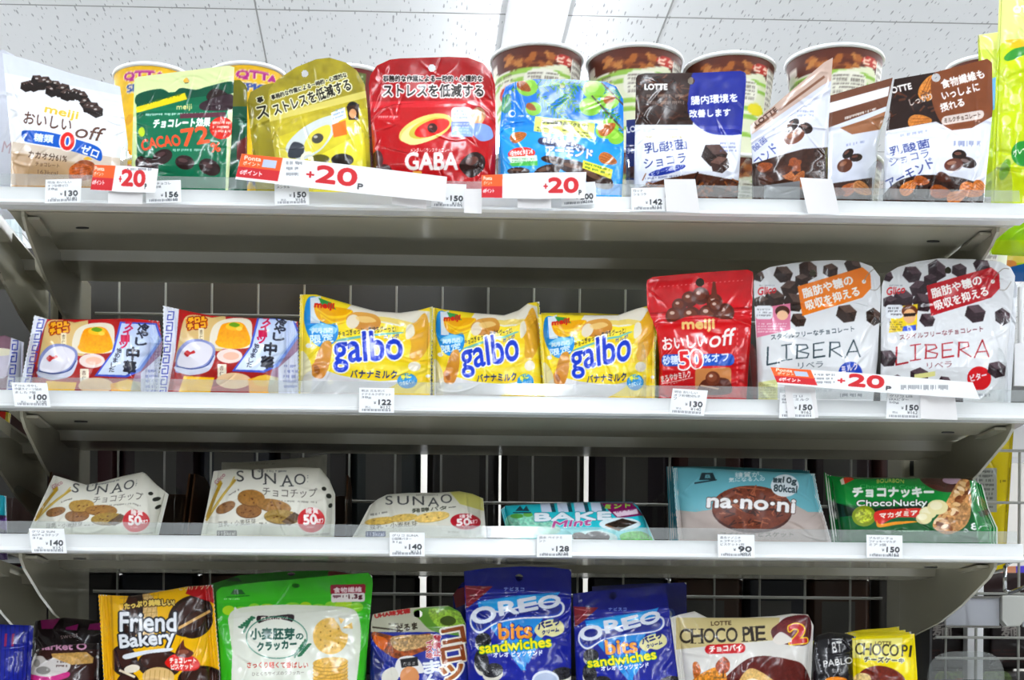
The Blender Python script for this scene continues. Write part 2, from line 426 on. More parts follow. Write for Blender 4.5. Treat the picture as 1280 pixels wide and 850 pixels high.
def package(name, label, cat, art, base, top, z, y0, lean=8, yaw=0, bulge=.012, kind='pouch', left=None, right=None, m='glossy_film',
            group=None, hole=None, wr=1.0, seed=1, ref=None, res=None, fin=.045, parts=True, creases=14, back='#d8d8d4', header=.74, botpx=None, zig=0, thick=.0004):
    """A bag with its printed front: the outline is given by its corner columns on the shelf (base), its upper edge and, if bent, its sides.
    The front swells towards the room and the back away from it; both meet along the sealed edges."""
    res = res or RES; yaw = math.radians(yaw); lean_ = math.radians(lean)
    rng = np.random.default_rng(seed)
    if base is None: base = (botpx[0][0], botpx[1][0])
    xm = (base[0] + base[1]) / 2
    xc = at(xm, 500.0, y0)[0]
    if botpx is None:
        PL, PR = base_point(base[0], y0, yaw, xc, z), base_point(base[1], y0, yaw, xc, z)
        bl, br = proj(PL), proj(PR)
    else:
        (bl, br) = np.array(botpx[0], float), np.array(botpx[1], float)
        PL = at(bl[0], bl[1], y0)
    along = np.array([math.cos(yaw), math.sin(yaw), 0]); up = np.array([-math.sin(yaw) * math.sin(lean_), math.cos(yaw) * math.sin(lean_), math.cos(lean_)])
    N = np.cross(along, up); N /= np.linalg.norm(N)              # towards the room
    top = [tuple(p) for p in top]
    L = [tuple(bl)] + [tuple(p) for p in sorted(left or [], key=lambda p: -p[1])] + [top[0]]
    Rr = [tuple(br)] + [tuple(p) for p in sorted(right or [], key=lambda p: -p[1])] + [top[-1]]
    bot = [tuple(bl), tuple(br)] if botpx is None or len(botpx) < 3 else [tuple(p) for p in botpx[2]]
    cs = Coons(bot, top, L, Rr)
    def surf(nu, nv, sgn):
        u, v = np.linspace(0, 1, nu), np.linspace(0, 1, nv)
        q = cs(u, v); U, V = np.meshgrid(u, v)
        if zig:                                                  # pinked ends
            k = (np.clip(1 - U / .02, 0, 1) - np.clip(1 - (1 - U) / .02, 0, 1))
            q[..., 0] += k * (np.abs((q[..., 1] / zig) % 2 - 1) - .5) * zig * .55
        if kind == 'pouch':
            g = (4 * U * (1 - U)) ** .55 * np.where(V < .3, np.clip(V / .3, 0, 1) ** .5, np.clip(np.cos((V - .3) / (header - .3) * math.pi / 2), 0, 1) ** .8 * (V < header))
        elif kind == 'pillow':
            uu = np.clip((U - fin) / (1 - 2 * fin), 0, 1); g = (4 * uu * (1 - uu)) ** .55 * (4 * V * (1 - V)) ** .45
        elif kind == 'bar':
            uu = np.clip((U - fin) / (1 - 2 * fin), 0, 1); g = np.clip(uu / .08, 0, 1) ** .5 * np.clip((1 - uu) / .08, 0, 1) ** .5 * (4 * V * (1 - V)) ** .35
        else: g = np.zeros_like(U)
        h = sgn * bulge * g
        if sgn < 0 and lean > 15: h = h * .3
        if sgn < 0: h = h - (.0012 if lean > 15 else .0036) * wr * np.clip(np.minimum(np.minimum(U, 1 - U), np.minimum(V, 1 - V)) / .06, 0, 1)
        if kind == 'card': h = bulge * (U - .5) ** 2 * 4 + (-.0002 if sgn < 0 else .0002)
        if sgn > 0 and kind != 'card':
            if kind == 'pouch':
                h = h + .0009 * np.exp(-((V - header) / .012) ** 2) - .0005 * np.exp(-((V - header + .03) / .012) ** 2)
            n = smooth_noise(nv, nu, 26 * res, rng) - .5
            n2 = smooth_noise(nv, nu, 9 * res, rng) - .5
            edge = np.clip(np.minimum(np.minimum(U, 1 - U), np.minimum(V, 1 - V)) / .05, 0, 1)
            if kind == 'pouch': edge = edge * np.where(V > header, .4, 1.0)
            h = h + wr * edge * (.0035 * n + .0006 * n2)
            wpx = math.hypot(br[0] - bl[0], br[1] - bl[1])
            cx0, cy0 = q[..., 0].min(), q[..., 1].min(); cw, ch = np.ptp(q[..., 0]), np.ptp(q[..., 1])
            for _ in range(creases):
                cx, cy = cx0 + cw * rng.random(), cy0 + ch * rng.random()
                if rng.random() < .6:                            # most folds start near a corner or a seam
                    cx = cx0 + cw * rng.choice([.1, .9]) + rng.normal() * cw * .06
                a = rng.uniform(0, math.pi); ln = rng.uniform(8, 28); wd = rng.uniform(1.2, 3.2)
                dx, dy = q[..., 0] - cx, q[..., 1] - cy
                t_, d_ = dx * math.cos(a) + dy * math.sin(a), -dx * math.sin(a) + dy * math.cos(a) + .015 * (dx ** 2) * rng.uniform(-1, 1)
                h = h + wr * edge * rng.choice([-1, 1, 1]) * .0011 * np.exp(-(d_ / wd) ** 2 - (t_ / ln) ** 2)
            if kind in ('pillow', 'bar') and fin:
                fz = (U < fin) | (U > 1 - fin)
                h = h + fz * .0005 * np.sin(U / fin * 2 * math.pi * 3)
        d = ray(q[..., 0], q[..., 1]); den = d @ N
        t = ((PL - EYE) @ N + h) / den
        return q, EYE + d * t[..., None], U, V
    wpx = np.ptp([p[0] for p in top + [tuple(bl), tuple(br)]]); hpx = np.ptp([p[1] for p in top + [tuple(bl), tuple(br)]])
    nu, nv = max(6, int(wpx * res)), max(6, int(hpx * res))
    q, P, U, V = surf(nu, nv, 1)
    Cc = None
    if art is not None:
        img = art._img if hasattr(art, '_img') else art.final(); art._img = img
        if ref is not None: qa = ref(np.linspace(0, 1, nu), np.linspace(0, 1, nv))
        else: qa = q
        Cc = sample(img, art, qa)
    else: Cc = np.broadcast_to(srgb(back), P.shape).copy()
    fu, fv = (U[:-1, :-1] + U[1:, 1:]) / 2, (V[:-1, :-1] + V[1:, 1:]) / 2
    fq = (q[:-1, :-1] + q[1:, 1:]) / 2
    keep = np.ones(fu.shape, bool)
    if hole is not None: keep = np.hypot((fq[..., 0] - hole[0]) / hole[2], (fq[..., 1] - hole[1]) / (hole[3] if len(hole) > 3 else hole[2])) > 1
    k = 4 if kind != 'card' else 6
    qb, Pb, Ub, Vb = surf(max(5, nu // k), max(5, nv // k), -1)
    # the back meets the front along the outline
    Cb = np.broadcast_to(srgb(back), Pb.shape)
    kb = None
    if hole is not None:
        fb = (qb[:-1, :-1] + qb[1:, 1:]) / 2
        kb = np.hypot(fb[..., 0] - hole[0], fb[..., 1] - hole[1]) > hole[2] + 3
    meb = grid_mesh(name, Pb, Cb, kb, True)
    if parts and kind == 'pouch':
        body = keep & (fv < header); sub = [('header_flap', keep & (fv >= header))]
    elif parts and kind in ('pillow', 'bar') and fin:
        body = (fu >= fin) & (fu <= 1 - fin); sub = [('end_seal', fu < fin), ('end_seal', fu > 1 - fin)]
    else: body, sub = keep, []
    me = merge([grid_mesh(name, P, Cc, body), meb], name)
    o = link(name, me, m)
    tag(o, label, cat, group)
    for nm, kk in sub: link(nm, grid_mesh(nm, P, Cc, kk), m, o)
    o_cs = cs
    PACK[name + '|' + label] = cs
    return o, cs
PACK = {}
# ------------------------------------------------------------------ the store: room, ceiling, lamps
def structure(name, mb, m, **k):
    return tag(mb.build(name, m, **k), kind='structure')
CEIL = 2.7
def ceiling_mat():
    m = bpy.data.materials.new('fissured_ceiling'); m.use_nodes = True; nt = m.node_tree; b = nt.nodes['Principled BSDF']
    b.inputs['Roughness'].default_value = .9
    tc = nt.nodes.new('ShaderNodeTexCoord')
    mp = nt.nodes.new('ShaderNodeMapping'); mp.inputs['Scale'].default_value = (90, 14, 1); mp.inputs['Rotation'].default_value = (0, 0, .22)
    nt.links.new(tc.outputs['Object'], mp.inputs['Vector'])
    vo = nt.nodes.new('ShaderNodeTexVoronoi'); vo.voronoi_dimensions = '2D'; vo.inputs['Scale'].default_value = 1.0; vo.inputs['Randomness'].default_value = 1
    ns = nt.nodes.new('ShaderNodeTexNoise'); ns.inputs['Scale'].default_value = 60; ns.inputs['Detail'].default_value = 2
    nt.links.new(tc.outputs['Object'], ns.inputs['Vector']); nt.links.new(mp.outputs['Vector'], vo.inputs['Vector'])
    ad = nt.nodes.new('ShaderNodeMath'); ad.operation = 'MULTIPLY_ADD'; ad.inputs[1].default_value = .35
    nt.links.new(ns.outputs['Fac'], ad.inputs[0]); nt.links.new(vo.outputs['Distance'], ad.inputs[2])
    # the size of each mark differs from cell to cell
    sp = nt.nodes.new('ShaderNodeSeparateColor'); nt.links.new(vo.outputs['Color'], sp.inputs[0])
    su = nt.nodes.new('ShaderNodeMath'); su.operation = 'MULTIPLY_ADD'; su.inputs[1].default_value = -.22; nt.links.new(sp.outputs[0], su.inputs[0]); nt.links.new(ad.outputs[0], su.inputs[2])
    cr = nt.nodes.new('ShaderNodeValToRGB'); e = cr.color_ramp.elements
    e[0].position = .10; e[0].color = (.36, .365, .37, 1); e[1].position = .18; e[1].color = (.74, .745, .75, 1)
    nt.links.new(su.outputs[0], cr.inputs['Fac']); nt.links.new(cr.outputs['Color'], b.inputs['Base Color'])
    return m
MATS['ceiling'] = ceiling_mat()
mat('floor', '#c9c9c8', .25, var=.06, bscale=3)
mat('wall_paint', '#c8c4bc', .7)
mat('wall_goods', '#6b675f', .8, var=.3, bscale=4)
mat('joint', '#9a9a98', .9)
RX0, RX1, RY0, RY1 = -5.0, 6.0, -3.2, 9.0
structure('floor', MB().box(RX0, RX1, RY0, RY1, -.05, 0), 'floor')
c = MB()
jx = [at_z(318, 0, CEIL)[0], at_z(840, 4, CEIL)[0]]
jy = at_z(300, 11, CEIL)[1]
pw = jx[1] - jx[0]
ce = structure('ceiling', MB().box(RX0, RX1, RY0, RY1, CEIL, CEIL + .05), 'ceiling')
g = MB()                                   # open joints between the ceiling boards, hairline fillets standing 1 mm proud
for k in range(-4, 6):
    x = jx[0] + k * pw
    if RX0 < x < RX1: g.box(x - .002, x + .002, RY0, RY1, CEIL - .001, CEIL + .002)
for k in range(-7, 6):
    y = jy + k * .91
    if RY0 < y < RY1: g.box(RX0, RX1, y - .002, y + .002, CEIL - .001, CEIL + .002)
jt = g.build('board_joint', 'joint', ce)
structure('wall_left', MB().box(RX0 - .1, RX0, RY0, RY1, 0, CEIL), 'wall_goods')
structure('wall_right', MB().box(RX1, RX1 + .1, RY0, RY1, 0, CEIL), 'wall_goods')
structure('wall_back', MB().box(RX0, RX1, RY1, RY1 + .1, 0, CEIL), 'wall_paint')
structure('wall_front', MB().box(RX0, RX1, RY0 - .1, RY0, 0, CEIL), 'wall_goods')
lx = (at_z(650, 20, CEIL)[0] + at_z(690, 20, CEIL)[0]) / 2
mat('lamp_glow', '#f3f9ff', .5, emit=LAMP)
def lamp_line(x, label):
    e = empty('ceiling_lamp', (x, (RY0 + RY1) / 2, CEIL)); tag(e, label, 'lamp', 'ceiling light lines')
    h = MB(); y0, y1 = RY0 + .3, RY1 - .3
    h.prism([(x - .075, CEIL), (x - .075, CEIL - .012), (x - .05, CEIL - .03), (x + .05, CEIL - .03), (x + .075, CEIL - .012), (x + .075, CEIL)], y0, y1, 'y')
    h.build('housing', 'white_plastic', e)
    d = MB(); d.prism([(x - .04, CEIL - .031), (x - .036, CEIL - .05), (x - .015, CEIL - .06), (x + .015, CEIL - .06), (x + .036, CEIL - .05), (x + .04, CEIL - .031)], y0, y1, 'y')
    d.build('diffuser', 'lamp_glow', e)
lamp_line(lx, 'long white light line on the ceiling above the cup stacks, the one lamp in view')
for k, w in ((-2, 'second unseen light line added along the ceiling past the pouches'), (-1, 'unseen light line added along the ceiling beside the white pouch end'), (1, 'unseen light line added along the ceiling beyond the lemon bags'), (2, 'second unseen light line added along the ceiling past the lemon bags')):
    lamp_line(lx + 1.9 * k, w)  # rows out of view, added for the light they give

# ------------------------------------------------------------------ shelving
D = 1.41                                   # depth of the steel shelf's front edge
Z1, Z2, Z3 = 1.43355, 1.25758, 1.13292     # undersides of the three shelves in view
Z4 = .925
BACK = 1.672
def shelf(x0, x1, zb, label, rail=True, y0=D, y1=BACK, name='gondola_shelf', sgn=1):
    e = empty(name, ((x0 + x1) / 2, (y0 + y1) / 2, zb)); tag(e, label, 'shelf', 'steel shelves')
    Y = lambda d: y0 + sgn * d
    L = abs(y1 - y0)
    b = MB()
    # folded sheet: front box section, raised pan, rear box section
    b.prism([(Y(0), zb + .004), (Y(.004), zb), (Y(.012), zb + .0012), (Y(.066), zb), (Y(.07), zb + .010), (Y(.16), zb + .0105), (Y(.164), zb + .001),
             (Y(.205), zb + .0005), (Y(.21), zb + .007), (Y(L), zb + .007), (Y(L), zb + .0125), (Y(0), zb + .0125)], x0 + .004, x1 - .004)
    sb = b.build('shelf_board', 'steel', e)
    for xx in (x0 + .06, x1 - .06):            # punched slots in the front fold
        MB().prism([(xx + .006 * math.cos(t), Y(.052) + .0022 * math.sin(t)) for t in [i * math.pi / 6 for i in range(12)]], zb - .0006, zb + .001, 'z').build('slot_hole', 'hole_black', sb)
    for xx, s in ((x0 + .0165, 1), (x1 - .0165, -1)):   # knife brackets under both ends
        k = MB(); k.prism([(Y(.006), zb + .008), (Y(.008), zb - .004), (Y(.022), zb - .012), (Y(.09), zb - .032), (Y(.15), zb - .045), (Y(L + .012), zb - .06), (Y(L + .012), zb + .008)], xx - .0014, xx + .0014)
        br = k.build('bracket', 'steel', e)
        f = MB(); f.prism([(Y(.02), zb - .0005), (Y(.07), zb - .0005), (Y(.07), zb - .003), (Y(.02), zb - .003)], xx, xx + s * .012)
        f.build('bracket_flange', 'steel', br)
    if rail:
        r = MB(); r.prism([(1.3915, zb + .0005), (1.3925, zb + .0025), (1.3945, zb + .0035), (1.397, zb + .0155), (1.4, zb + .0155), (1.4095, zb + .013), (1.4095, zb - .0005), (1.395, zb - .0008)], x0, x1)
        r.build('price_rail', 'rail_white', e, bevel=.0006)
        l = MB(); l.prism([(1.3935, zb + .0158), (1.3955, zb + .0262), (1.3962, zb + .0262), (1.3942, zb + .0158)], x0 + .002, x1 - .006)
        l.build('clear_lip', 'milky_plastic', e)
    return e
shelf(0, .9, Z1, 'top steel shelf carrying the chocolate pouches and cup stacks')
shelf(-.0, .915, Z2, 'white railed steel shelf carrying the yellow candy bags and white pouches')
shelf(-.0, .9, Z3, 'white railed steel shelf carrying the cookie bags')
shelf(0, .9, Z4, 'lowest steel shelf carrying the green and blue snack pouches')
for k, (zz, w) in enumerate(((Z1 - .010, 'next bay\'s steel shelf end beside the top shelf bracket'), (Z2 - .013, 'next bay\'s steel shelf end beside the candy shelf bracket'), (Z3 - .016, 'next bay\'s steel shelf end beside the cookie shelf bracket'))):
    shelf(-.905, -.003, zz, w)
ZS1, ZS2, ZS3, ZS4 = [z + .0127 for z in (Z1, Z2, Z3, Z4)]
# uprights, slotted
def upright(x, label):
    e = empty('slotted_upright', (x, 1.70, 0)); tag(e, label, 'upright', 'slotted uprights')
    MB().box(x - .017, x + .017, 1.685, 1.735, 0, Z1 + .02).build('post', 'steel', e, bevel=.003)
    s = MB()
    z = .9
    while z < Z1:
        s.box(x - .008, x - .004, 1.6846, 1.687, z, z + .016); s.box(x + .004, x + .008, 1.6846, 1.687, z, z + .016); z += .025
    s.build('slot_row', 'hole_black', e)
upright(.0, 'pale slotted steel upright behind the red sweets bags')
upright(.9, 'pale slotted steel upright behind the yellow chocolate pies')
# wire grid at the back
def wire_grid(name, x0, x1, z0, z1, y, dx, dz, label, zoff=0, xoff=0):
    g = MB(); x = x0 + xoff
    while x <= x1 + 1e-6: g.tube((x, y, z0), (x, y, z1), .0013, 6); x += dx
    z = z0 + zoff
    while z <= z1 + 1e-6: g.tube((x0, y - .003, z), (x1, y - .003, z), .0017, 6); z += dz
    return tag(g.build(name, 'wire'), label, 'wire grid')
zg = at(300, 389, 1.72)[2]
wire_grid('wire_back_panel', .02, .88, zg - .5, zg + .035, 1.742, .05, .1, 'grey wire grid panel behind the shelves', .0, at(207, 380, 1.742)[0] - .02 - .05 * int((at(207, 380, 1.742)[0] - .02) / .05))
# gondola on the far side: its shelves and the backs of the goods on it
mat('far_steel', '#3a3936', .5)  # darker than the near steel: shade between the gondolas put into the colour
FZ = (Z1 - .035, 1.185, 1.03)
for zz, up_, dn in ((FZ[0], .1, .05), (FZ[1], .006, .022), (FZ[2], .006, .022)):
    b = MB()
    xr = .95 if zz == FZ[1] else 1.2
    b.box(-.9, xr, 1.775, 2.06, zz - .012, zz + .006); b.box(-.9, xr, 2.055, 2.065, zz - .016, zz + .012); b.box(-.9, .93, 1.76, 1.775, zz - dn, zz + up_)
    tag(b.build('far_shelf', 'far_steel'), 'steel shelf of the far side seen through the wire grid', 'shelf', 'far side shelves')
FAR_SHADED = ['#241618', '#38161a', '#1a1c24', '#2c2822', '#221e1c', '#3c1c18', '#1b2323', '#302d2a', '#241b24', '#3e281c']  # near black, the shade behind the wire is in the pack colours
rng = np.random.default_rng(5)
gaps = [530, 625, 733, 838]
n = 0
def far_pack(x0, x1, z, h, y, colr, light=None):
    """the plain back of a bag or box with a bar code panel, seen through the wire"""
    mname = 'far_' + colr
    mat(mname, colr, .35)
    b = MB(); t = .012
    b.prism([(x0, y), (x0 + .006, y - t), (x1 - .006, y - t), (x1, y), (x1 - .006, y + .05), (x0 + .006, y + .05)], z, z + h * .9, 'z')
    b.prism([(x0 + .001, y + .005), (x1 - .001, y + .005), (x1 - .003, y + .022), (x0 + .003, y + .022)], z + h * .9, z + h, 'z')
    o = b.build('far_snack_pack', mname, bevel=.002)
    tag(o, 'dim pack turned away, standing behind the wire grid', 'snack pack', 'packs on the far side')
    mat('far_panel_shaded', '#45433f', .5)  # panel darkened too, to sit in the same painted shade
    w = (x1 - x0)
    MB().box(x0 + w * .2, x0 + w * .72, y - t - .0008, y - t + .0005, z + h * .25, z + h * .7).build('info_panel', 'far_panel_shaded', o)
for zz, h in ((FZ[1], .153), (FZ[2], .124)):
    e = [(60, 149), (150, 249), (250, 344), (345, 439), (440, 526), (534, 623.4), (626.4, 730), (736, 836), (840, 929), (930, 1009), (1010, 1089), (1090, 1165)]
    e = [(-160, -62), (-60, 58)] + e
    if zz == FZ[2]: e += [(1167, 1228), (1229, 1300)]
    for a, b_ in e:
        far_pack(at(a, 600, 1.80)[0], at(b_, 600, 1.80)[0], zz + .0065, h * rng.uniform(.985, 1.0), (1.80 if a < 1160 else 1.87) + rng.uniform(0, .004), FAR_SHADED[int(rng.integers(len(FAR_SHADED)))])

for zz, h in ((FZ[1], .15), (FZ[2], .121)):    # filler row added behind, blocking light through the joints of the first
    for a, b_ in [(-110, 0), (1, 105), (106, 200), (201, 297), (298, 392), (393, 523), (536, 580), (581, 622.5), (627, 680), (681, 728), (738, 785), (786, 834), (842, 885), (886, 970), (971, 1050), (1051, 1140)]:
        far_pack(at(a, 600, 1.92)[0], at(b_, 600, 1.92)[0], zz + .0065, h * rng.uniform(.985, 1.0), 1.92, FAR_SHADED[int(rng.integers(len(FAR_SHADED)))])

# clear dividers between the facings: a sheet standing front to back with a rounded front corner
def divider(px, z, hgt, y0, y1=1.66, label='', px_back=None):
    x = at(px, 600, y0)[0]
    r = hgt * .55; prof = [(y1, z), (y0, z), (y0, z + hgt - r)]
    for k in range(1, 9):
        a = math.pi - k * math.pi / 16
        prof.append((y0 + r + r * math.cos(a), z + hgt - r + r * math.sin(a)))
    prof += [(y1, z + hgt)]
    b = MB(); b.prism(prof, x - .0007, x + .0007)
    b.box(x - .0007, x + .008, y0 + .004, y1, z, z + .001)
    return tag(b.build('shelf_divider', 'clear_acrylic'), label, 'divider', 'clear shelf dividers')
for px, w in ((148, 'clear divider between the white and green pouches'), (311, 'clear divider between the green and gold pouches'), (461, 'clear divider between the gold and red pouches'),
              (622, 'clear divider between the red and blue pouches'), (784, 'clear divider between the blue and brown topped pouches'), (938, 'clear divider beside the slanted white pouch'), (1103, 'clear divider beside the brown topped almond pouch'), (1262, 'clear divider at the lemon bag end of the top shelf')):
    divider(px, ZS1, .052, 1.412, label=w)
for px, w in ((33, 'clear divider before the red sweets bag with the blue fret edge'), (193, 'clear divider between the two red sweets bags'), (372, 'clear divider between red sweets bag and yellow candy bag'), (806, 'clear divider between yellow bags and the red pouch'), (945, 'clear divider between red pouch and orange tagged white pouch'), (1258, 'clear divider behind the red tagged white pouch')):
    divider(px, ZS2, .062, 1.412, label=w)
for px, w in ((15, 'clear divider at the brown tray end of the cookie shelf'), (218, 'clear divider between the first two cream cookie bags'), (432, 'clear divider beside the flat cream cookie bag'), (618, 'clear divider between cream bag and mint bag'), (835, 'clear divider beside the round cookie bag'), (1236, 'clear rounded divider beside the green cookie bag')):
    divider(px, ZS3, .05, 1.412, label=w)
# ================================================================== TOP SHELF: chocolate pouches
YF = 1.432
def R(n): return np.random.default_rng(n)
# white pouch with blue band
A = Art(0, 50, 165, 262, '#eef0f4', 11)
A.poly([(0, 60), (165, 104), (165, 122), (0, 90)], '#dfe3ea')
A.poly([(10, 188), (165, 214), (165, 262), (10, 262)], '#b9a084', .95, c2='#a57f52')
A.poly([(10, 176), (165, 200), (165, 216), (10, 190)], '#cdbba6', .75)
for i in range(20):
    x = 33 + i * 4.6; y = 108 + max(0, (x - 60)) * .42 + A.rng.normal() * 4.5
    choc(A, x, y, A.rng.uniform(6, 8.5), A.rng.uniform(-40, 40), '#251c1a', '#4d3f3b'); A.ell(x - 1, y - 3, 2, 1.0, '#d8d4d0', .8)
A.t('meiji', 55, 143, 96, 152, 12, '#e0b84c', .5)
A.t('おいしい', 29, 154, 88, 164, 15, '#5d4238', .35); A.t('off', 92, 171, 126, 177, 17, '#5d4238', .2, sh=4)
A.curve([(27, 167), (31, 163), (60, 165), (95, 174), (124, 185), (126, 201), (110, 195), (75, 185), (40, 179), (29, 175)], '#1f5db0')
A.t('糖類', 42, 176, 66, 179, 10, '#dfe8f6', .4); A.t('0', 75, 186, 91, 188, 21, '#c8302c', .9, ('#f6e9e4', 1.6)); A.t('ゼロ', 100, 190, 121, 198, 11, '#eef4ff', .4)
A.t('カカオ分61%', 35, 197, 83, 203, 9, '#4c3a30', .15); A.t('チョコレート', 44, 207, 74, 210, 5, '#4c3a30'); A.t('163kcal', 47, 217, 72, 219, 5, '#6b584a')
A.curve([(86, 222), (92, 206), (104, 200), (116, 203), (120, 212), (116, 222), (100, 226)], '#8a4a22', tex=.15); almond(A, 101, 213, 15, -12, '#b5622c'); A.curve([(104, 199), (110, 196), (115, 200)], '#caa63a')
package('snack_pouch', 'white chocolate pouch with a blue band, first on the top shelf', 'snack pouch', A, (13, 158), [(3, 66), (40, 76), (90, 92), (150, 108)], ZS1, YF, 7, 0, .013, seed=3, creases=26, left=[(14, 180)], right=[(160, 180)])
B0 = Art(0, 50, 40, 262, '#d9dce4', 2); B0.poly([(0, 55), (30, 90), (30, 262), (0, 262)], '#c8cbd6', .6); B0.t('M', 2, 190, 12, 192, 14, '#b6a2aa')
package('snack_pouch', 'pale grey pouch at the frame edge behind the white one', 'snack pouch', B0, (-60, 22), [(-60, 78), (4, 62), (20, 70)], ZS1, YF + .05, 7, 0, .01, seed=33, creases=10)
# green pouch
A = Art(155, 70, 305, 262, '#12694c', 12)
A.poly([(155, 70), (305, 70), (305, 108), (155, 120)], '#dfe9b4'); A.poly([(155, 95), (170, 95), (172, 262), (155, 262)], '#d9e8b0'); A.poly([(286, 95), (305, 95), (305, 262), (281, 262)], '#e4efc4')
A.curve([(172, 118), (200, 111), (215, 117), (226, 110), (245, 112), (260, 108), (290, 102), (292, 116), (250, 121), (200, 128), (172, 132)], '#0e4f3b')
A.curve([(258, 122), (266, 111), (280, 114), (288, 124), (270, 130)], '#2b1c1a'); A.curve([(250, 130), (268, 122), (290, 118), (291, 136), (255, 138)], '#3a2b31')
A.poly([(170, 134), (231, 116), (234, 124), (171, 141)], '#e6d22e'); A.tiny(174, 130, 226, 136, 1, '#4d6a28', .8, 14)
A.t('meiji', 221, 139, 240, 138, 8, '#e6dd9c', .2)
A.tiny(182, 142, 284, 147, 1, '#dceee6', .8, 2); A.poly([(225, 142), (282, 140), (282, 146), (225, 148)], '#5c3440')
A.t('チョコレート効果', 191, 160, 262, 158, 11, '#f3f8f3', .55, sh=2)
A.t('CACAO', 178, 189, 226, 182, 13, '#dd5a3a', .6, arc=2); A.t('72', 229, 183, 262, 178, 21, '#e06440', .9); A.t('%', 264, 190, 276, 189, 11, '#e06440', .6)
A.ell(277, 160, 15, 14, '#c23528'); A.tiny(266, 152, 288, 168, 3, '#f7e7d8', .85)
A.tiny(216, 186, 262, 192, 1, '#cfe6da', .7)
for x, y, rx, ry, r in ((203, 196, 13, 9, -25), (187, 207, 12, 9, 35), (231, 203, 12, 9, 10), (262, 209, 14, 10, 25), (176, 204, 7, 9, 0)): bean(A, x, y, rx, ry, r, '#2e1c1c', '#5d4444')
A.ell(177, 165, 4, 6, '#b9cf3a')
GREEN = A
package('snack_pouch', 'deep green chocolate pouch with a pale lime border', 'snack pouch', A, (163, 284), [(168, 99), (172, 96), (286, 82), (293, 84)], ZS1, YF, 6, 0, .014, seed=4, creases=26, hole=(233, 101, 3.6), left=[(165, 190)], right=[(289, 180)], header=.72)
A = Art(200, 90, 320, 262, '#13553f', 13); A.poly([(290, 90), (320, 90), (320, 133), (290, 133)], '#6d6a1e'); A.tiny(296, 150, 309, 158, 2, '#8fb8a4', .6); A.poly([(296, 178), (309, 170), (309, 200), (296, 200)], '#6d2c2c')
package('snack_pouch', 'second dark green pouch mostly hidden behind the lime bordered one', 'snack pouch', A, (195, 309), [(196, 105), (300, 100), (309, 108)], ZS1, YF + .028, 6, 0, .01, seed=41, creases=8)
# gold pouch (and the one behind it)
A = Art(325, 60, 475, 262, '#a39a35', 14)
A.poly([(325, 60), (475, 60), (475, 118), (335, 152)], '#93882f', c2='#a99d3c', tex=.12, cell=9)
A.poly([(334, 145), (470, 110), (470, 119), (334, 153)], '#d9cd7a'); A.poly([(334, 153), (470, 119), (470, 262), (334, 262)], '#b3a63a', c2='#c6ba50', tex=.1, cell=9)
A.t('事務的な作業による一時的・心理的な', 340, 125, 434, 96, 6.2, '#23201a', .25, ('#f2efd0', 1.0))
A.t('ストレスを低減する', 344, 145, 440, 112, 15, '#17150f', .4, ('#f3f0d2', 1.4))
A.poly([(345, 172), (380, 160), (430, 140), (460, 135), (460, 200), (400, 262), (345, 262)], '#d9ce40', .5)
A.curve([(357, 186), (372, 165), (396, 150), (420, 143), (424, 150), (414, 172), (398, 190), (375, 200)], '#cfd4d2'); A.curve([(380, 182), (390, 165), (410, 156), (413, 166), (402, 184), (386, 192)], '#dccd60')
A.ell(397, 173, 7.5, 6, '#4b4a44', rot=-25); A.ell(394.5, 171, 2.5, 1.8, '#b9b7ae')
A.curve([(366, 178), (380, 182), (376, 196), (360, 196)], '#3d4148')
A.poly([(414, 141), (431, 134), (433, 147), (416, 155)], '#eef2f6'); A.tiny(416, 138, 430, 152, 3, '#7f96b0', .7, 5)
A.poly([(415, 156), (432, 150), (434, 168), (417, 172)], '#d07832')
A.ell(441, 133, 7, 6, '#191412'); A.poly([(433, 133), (449, 130), (448, 150), (436, 150)], '#3a2417'); A.ell(441, 142, 4.5, 6, '#d9a67c')
A.poly([(395, 196), (455, 165), (462, 262), (390, 262)], '#e3d94f'); A.ell(400, 199, 12, 6, '#59561e'); A.ell(428, 200, 14, 8, '#2a2320'); A.t('G', 378, 206, 392, 203, 14, '#f6f2d6', .8)
A.tiny(360, 205, 400, 214, 2, '#8a8330', .6)
GOLD = A
A2 = Art(300, 90, 420, 262, '#8d8330', 15); A2.poly([(305, 150), (420, 130), (420, 262), (305, 262)], '#b8ac40'); A2.t('事', 322, 129, 330, 127, 7, '#1b1812', .3, ('#f2efd0', 1)); A2.t('ス', 322, 149, 337, 146, 15, '#17150f', .4, ('#f3f0d2', 1.4))
package('snack_pouch', 'gold pouch peeping out behind the tilted gold one', 'snack pouch', A2, (322, 430), [(309, 128), (313, 115), (330, 106), (390, 95), (420, 100)], ZS1, YF + .03, 7, 0, .01, seed=51, left=[(316, 190)], creases=10)
package('snack_pouch', 'gold arched pouch with black lettering, tilted on the shelf', 'snack pouch', GOLD, (344, 466), [(334, 128), (336, 112), (346, 100), (370, 84), (395, 74), (412, 72), (432, 78), (446, 88), (456, 106), (459, 130)], ZS1, YF + .004, 7, 0, .015, seed=5, hole=(381, 92, 4.4), left=[(343, 195)], right=[(462, 180)], creases=26, header=.66)
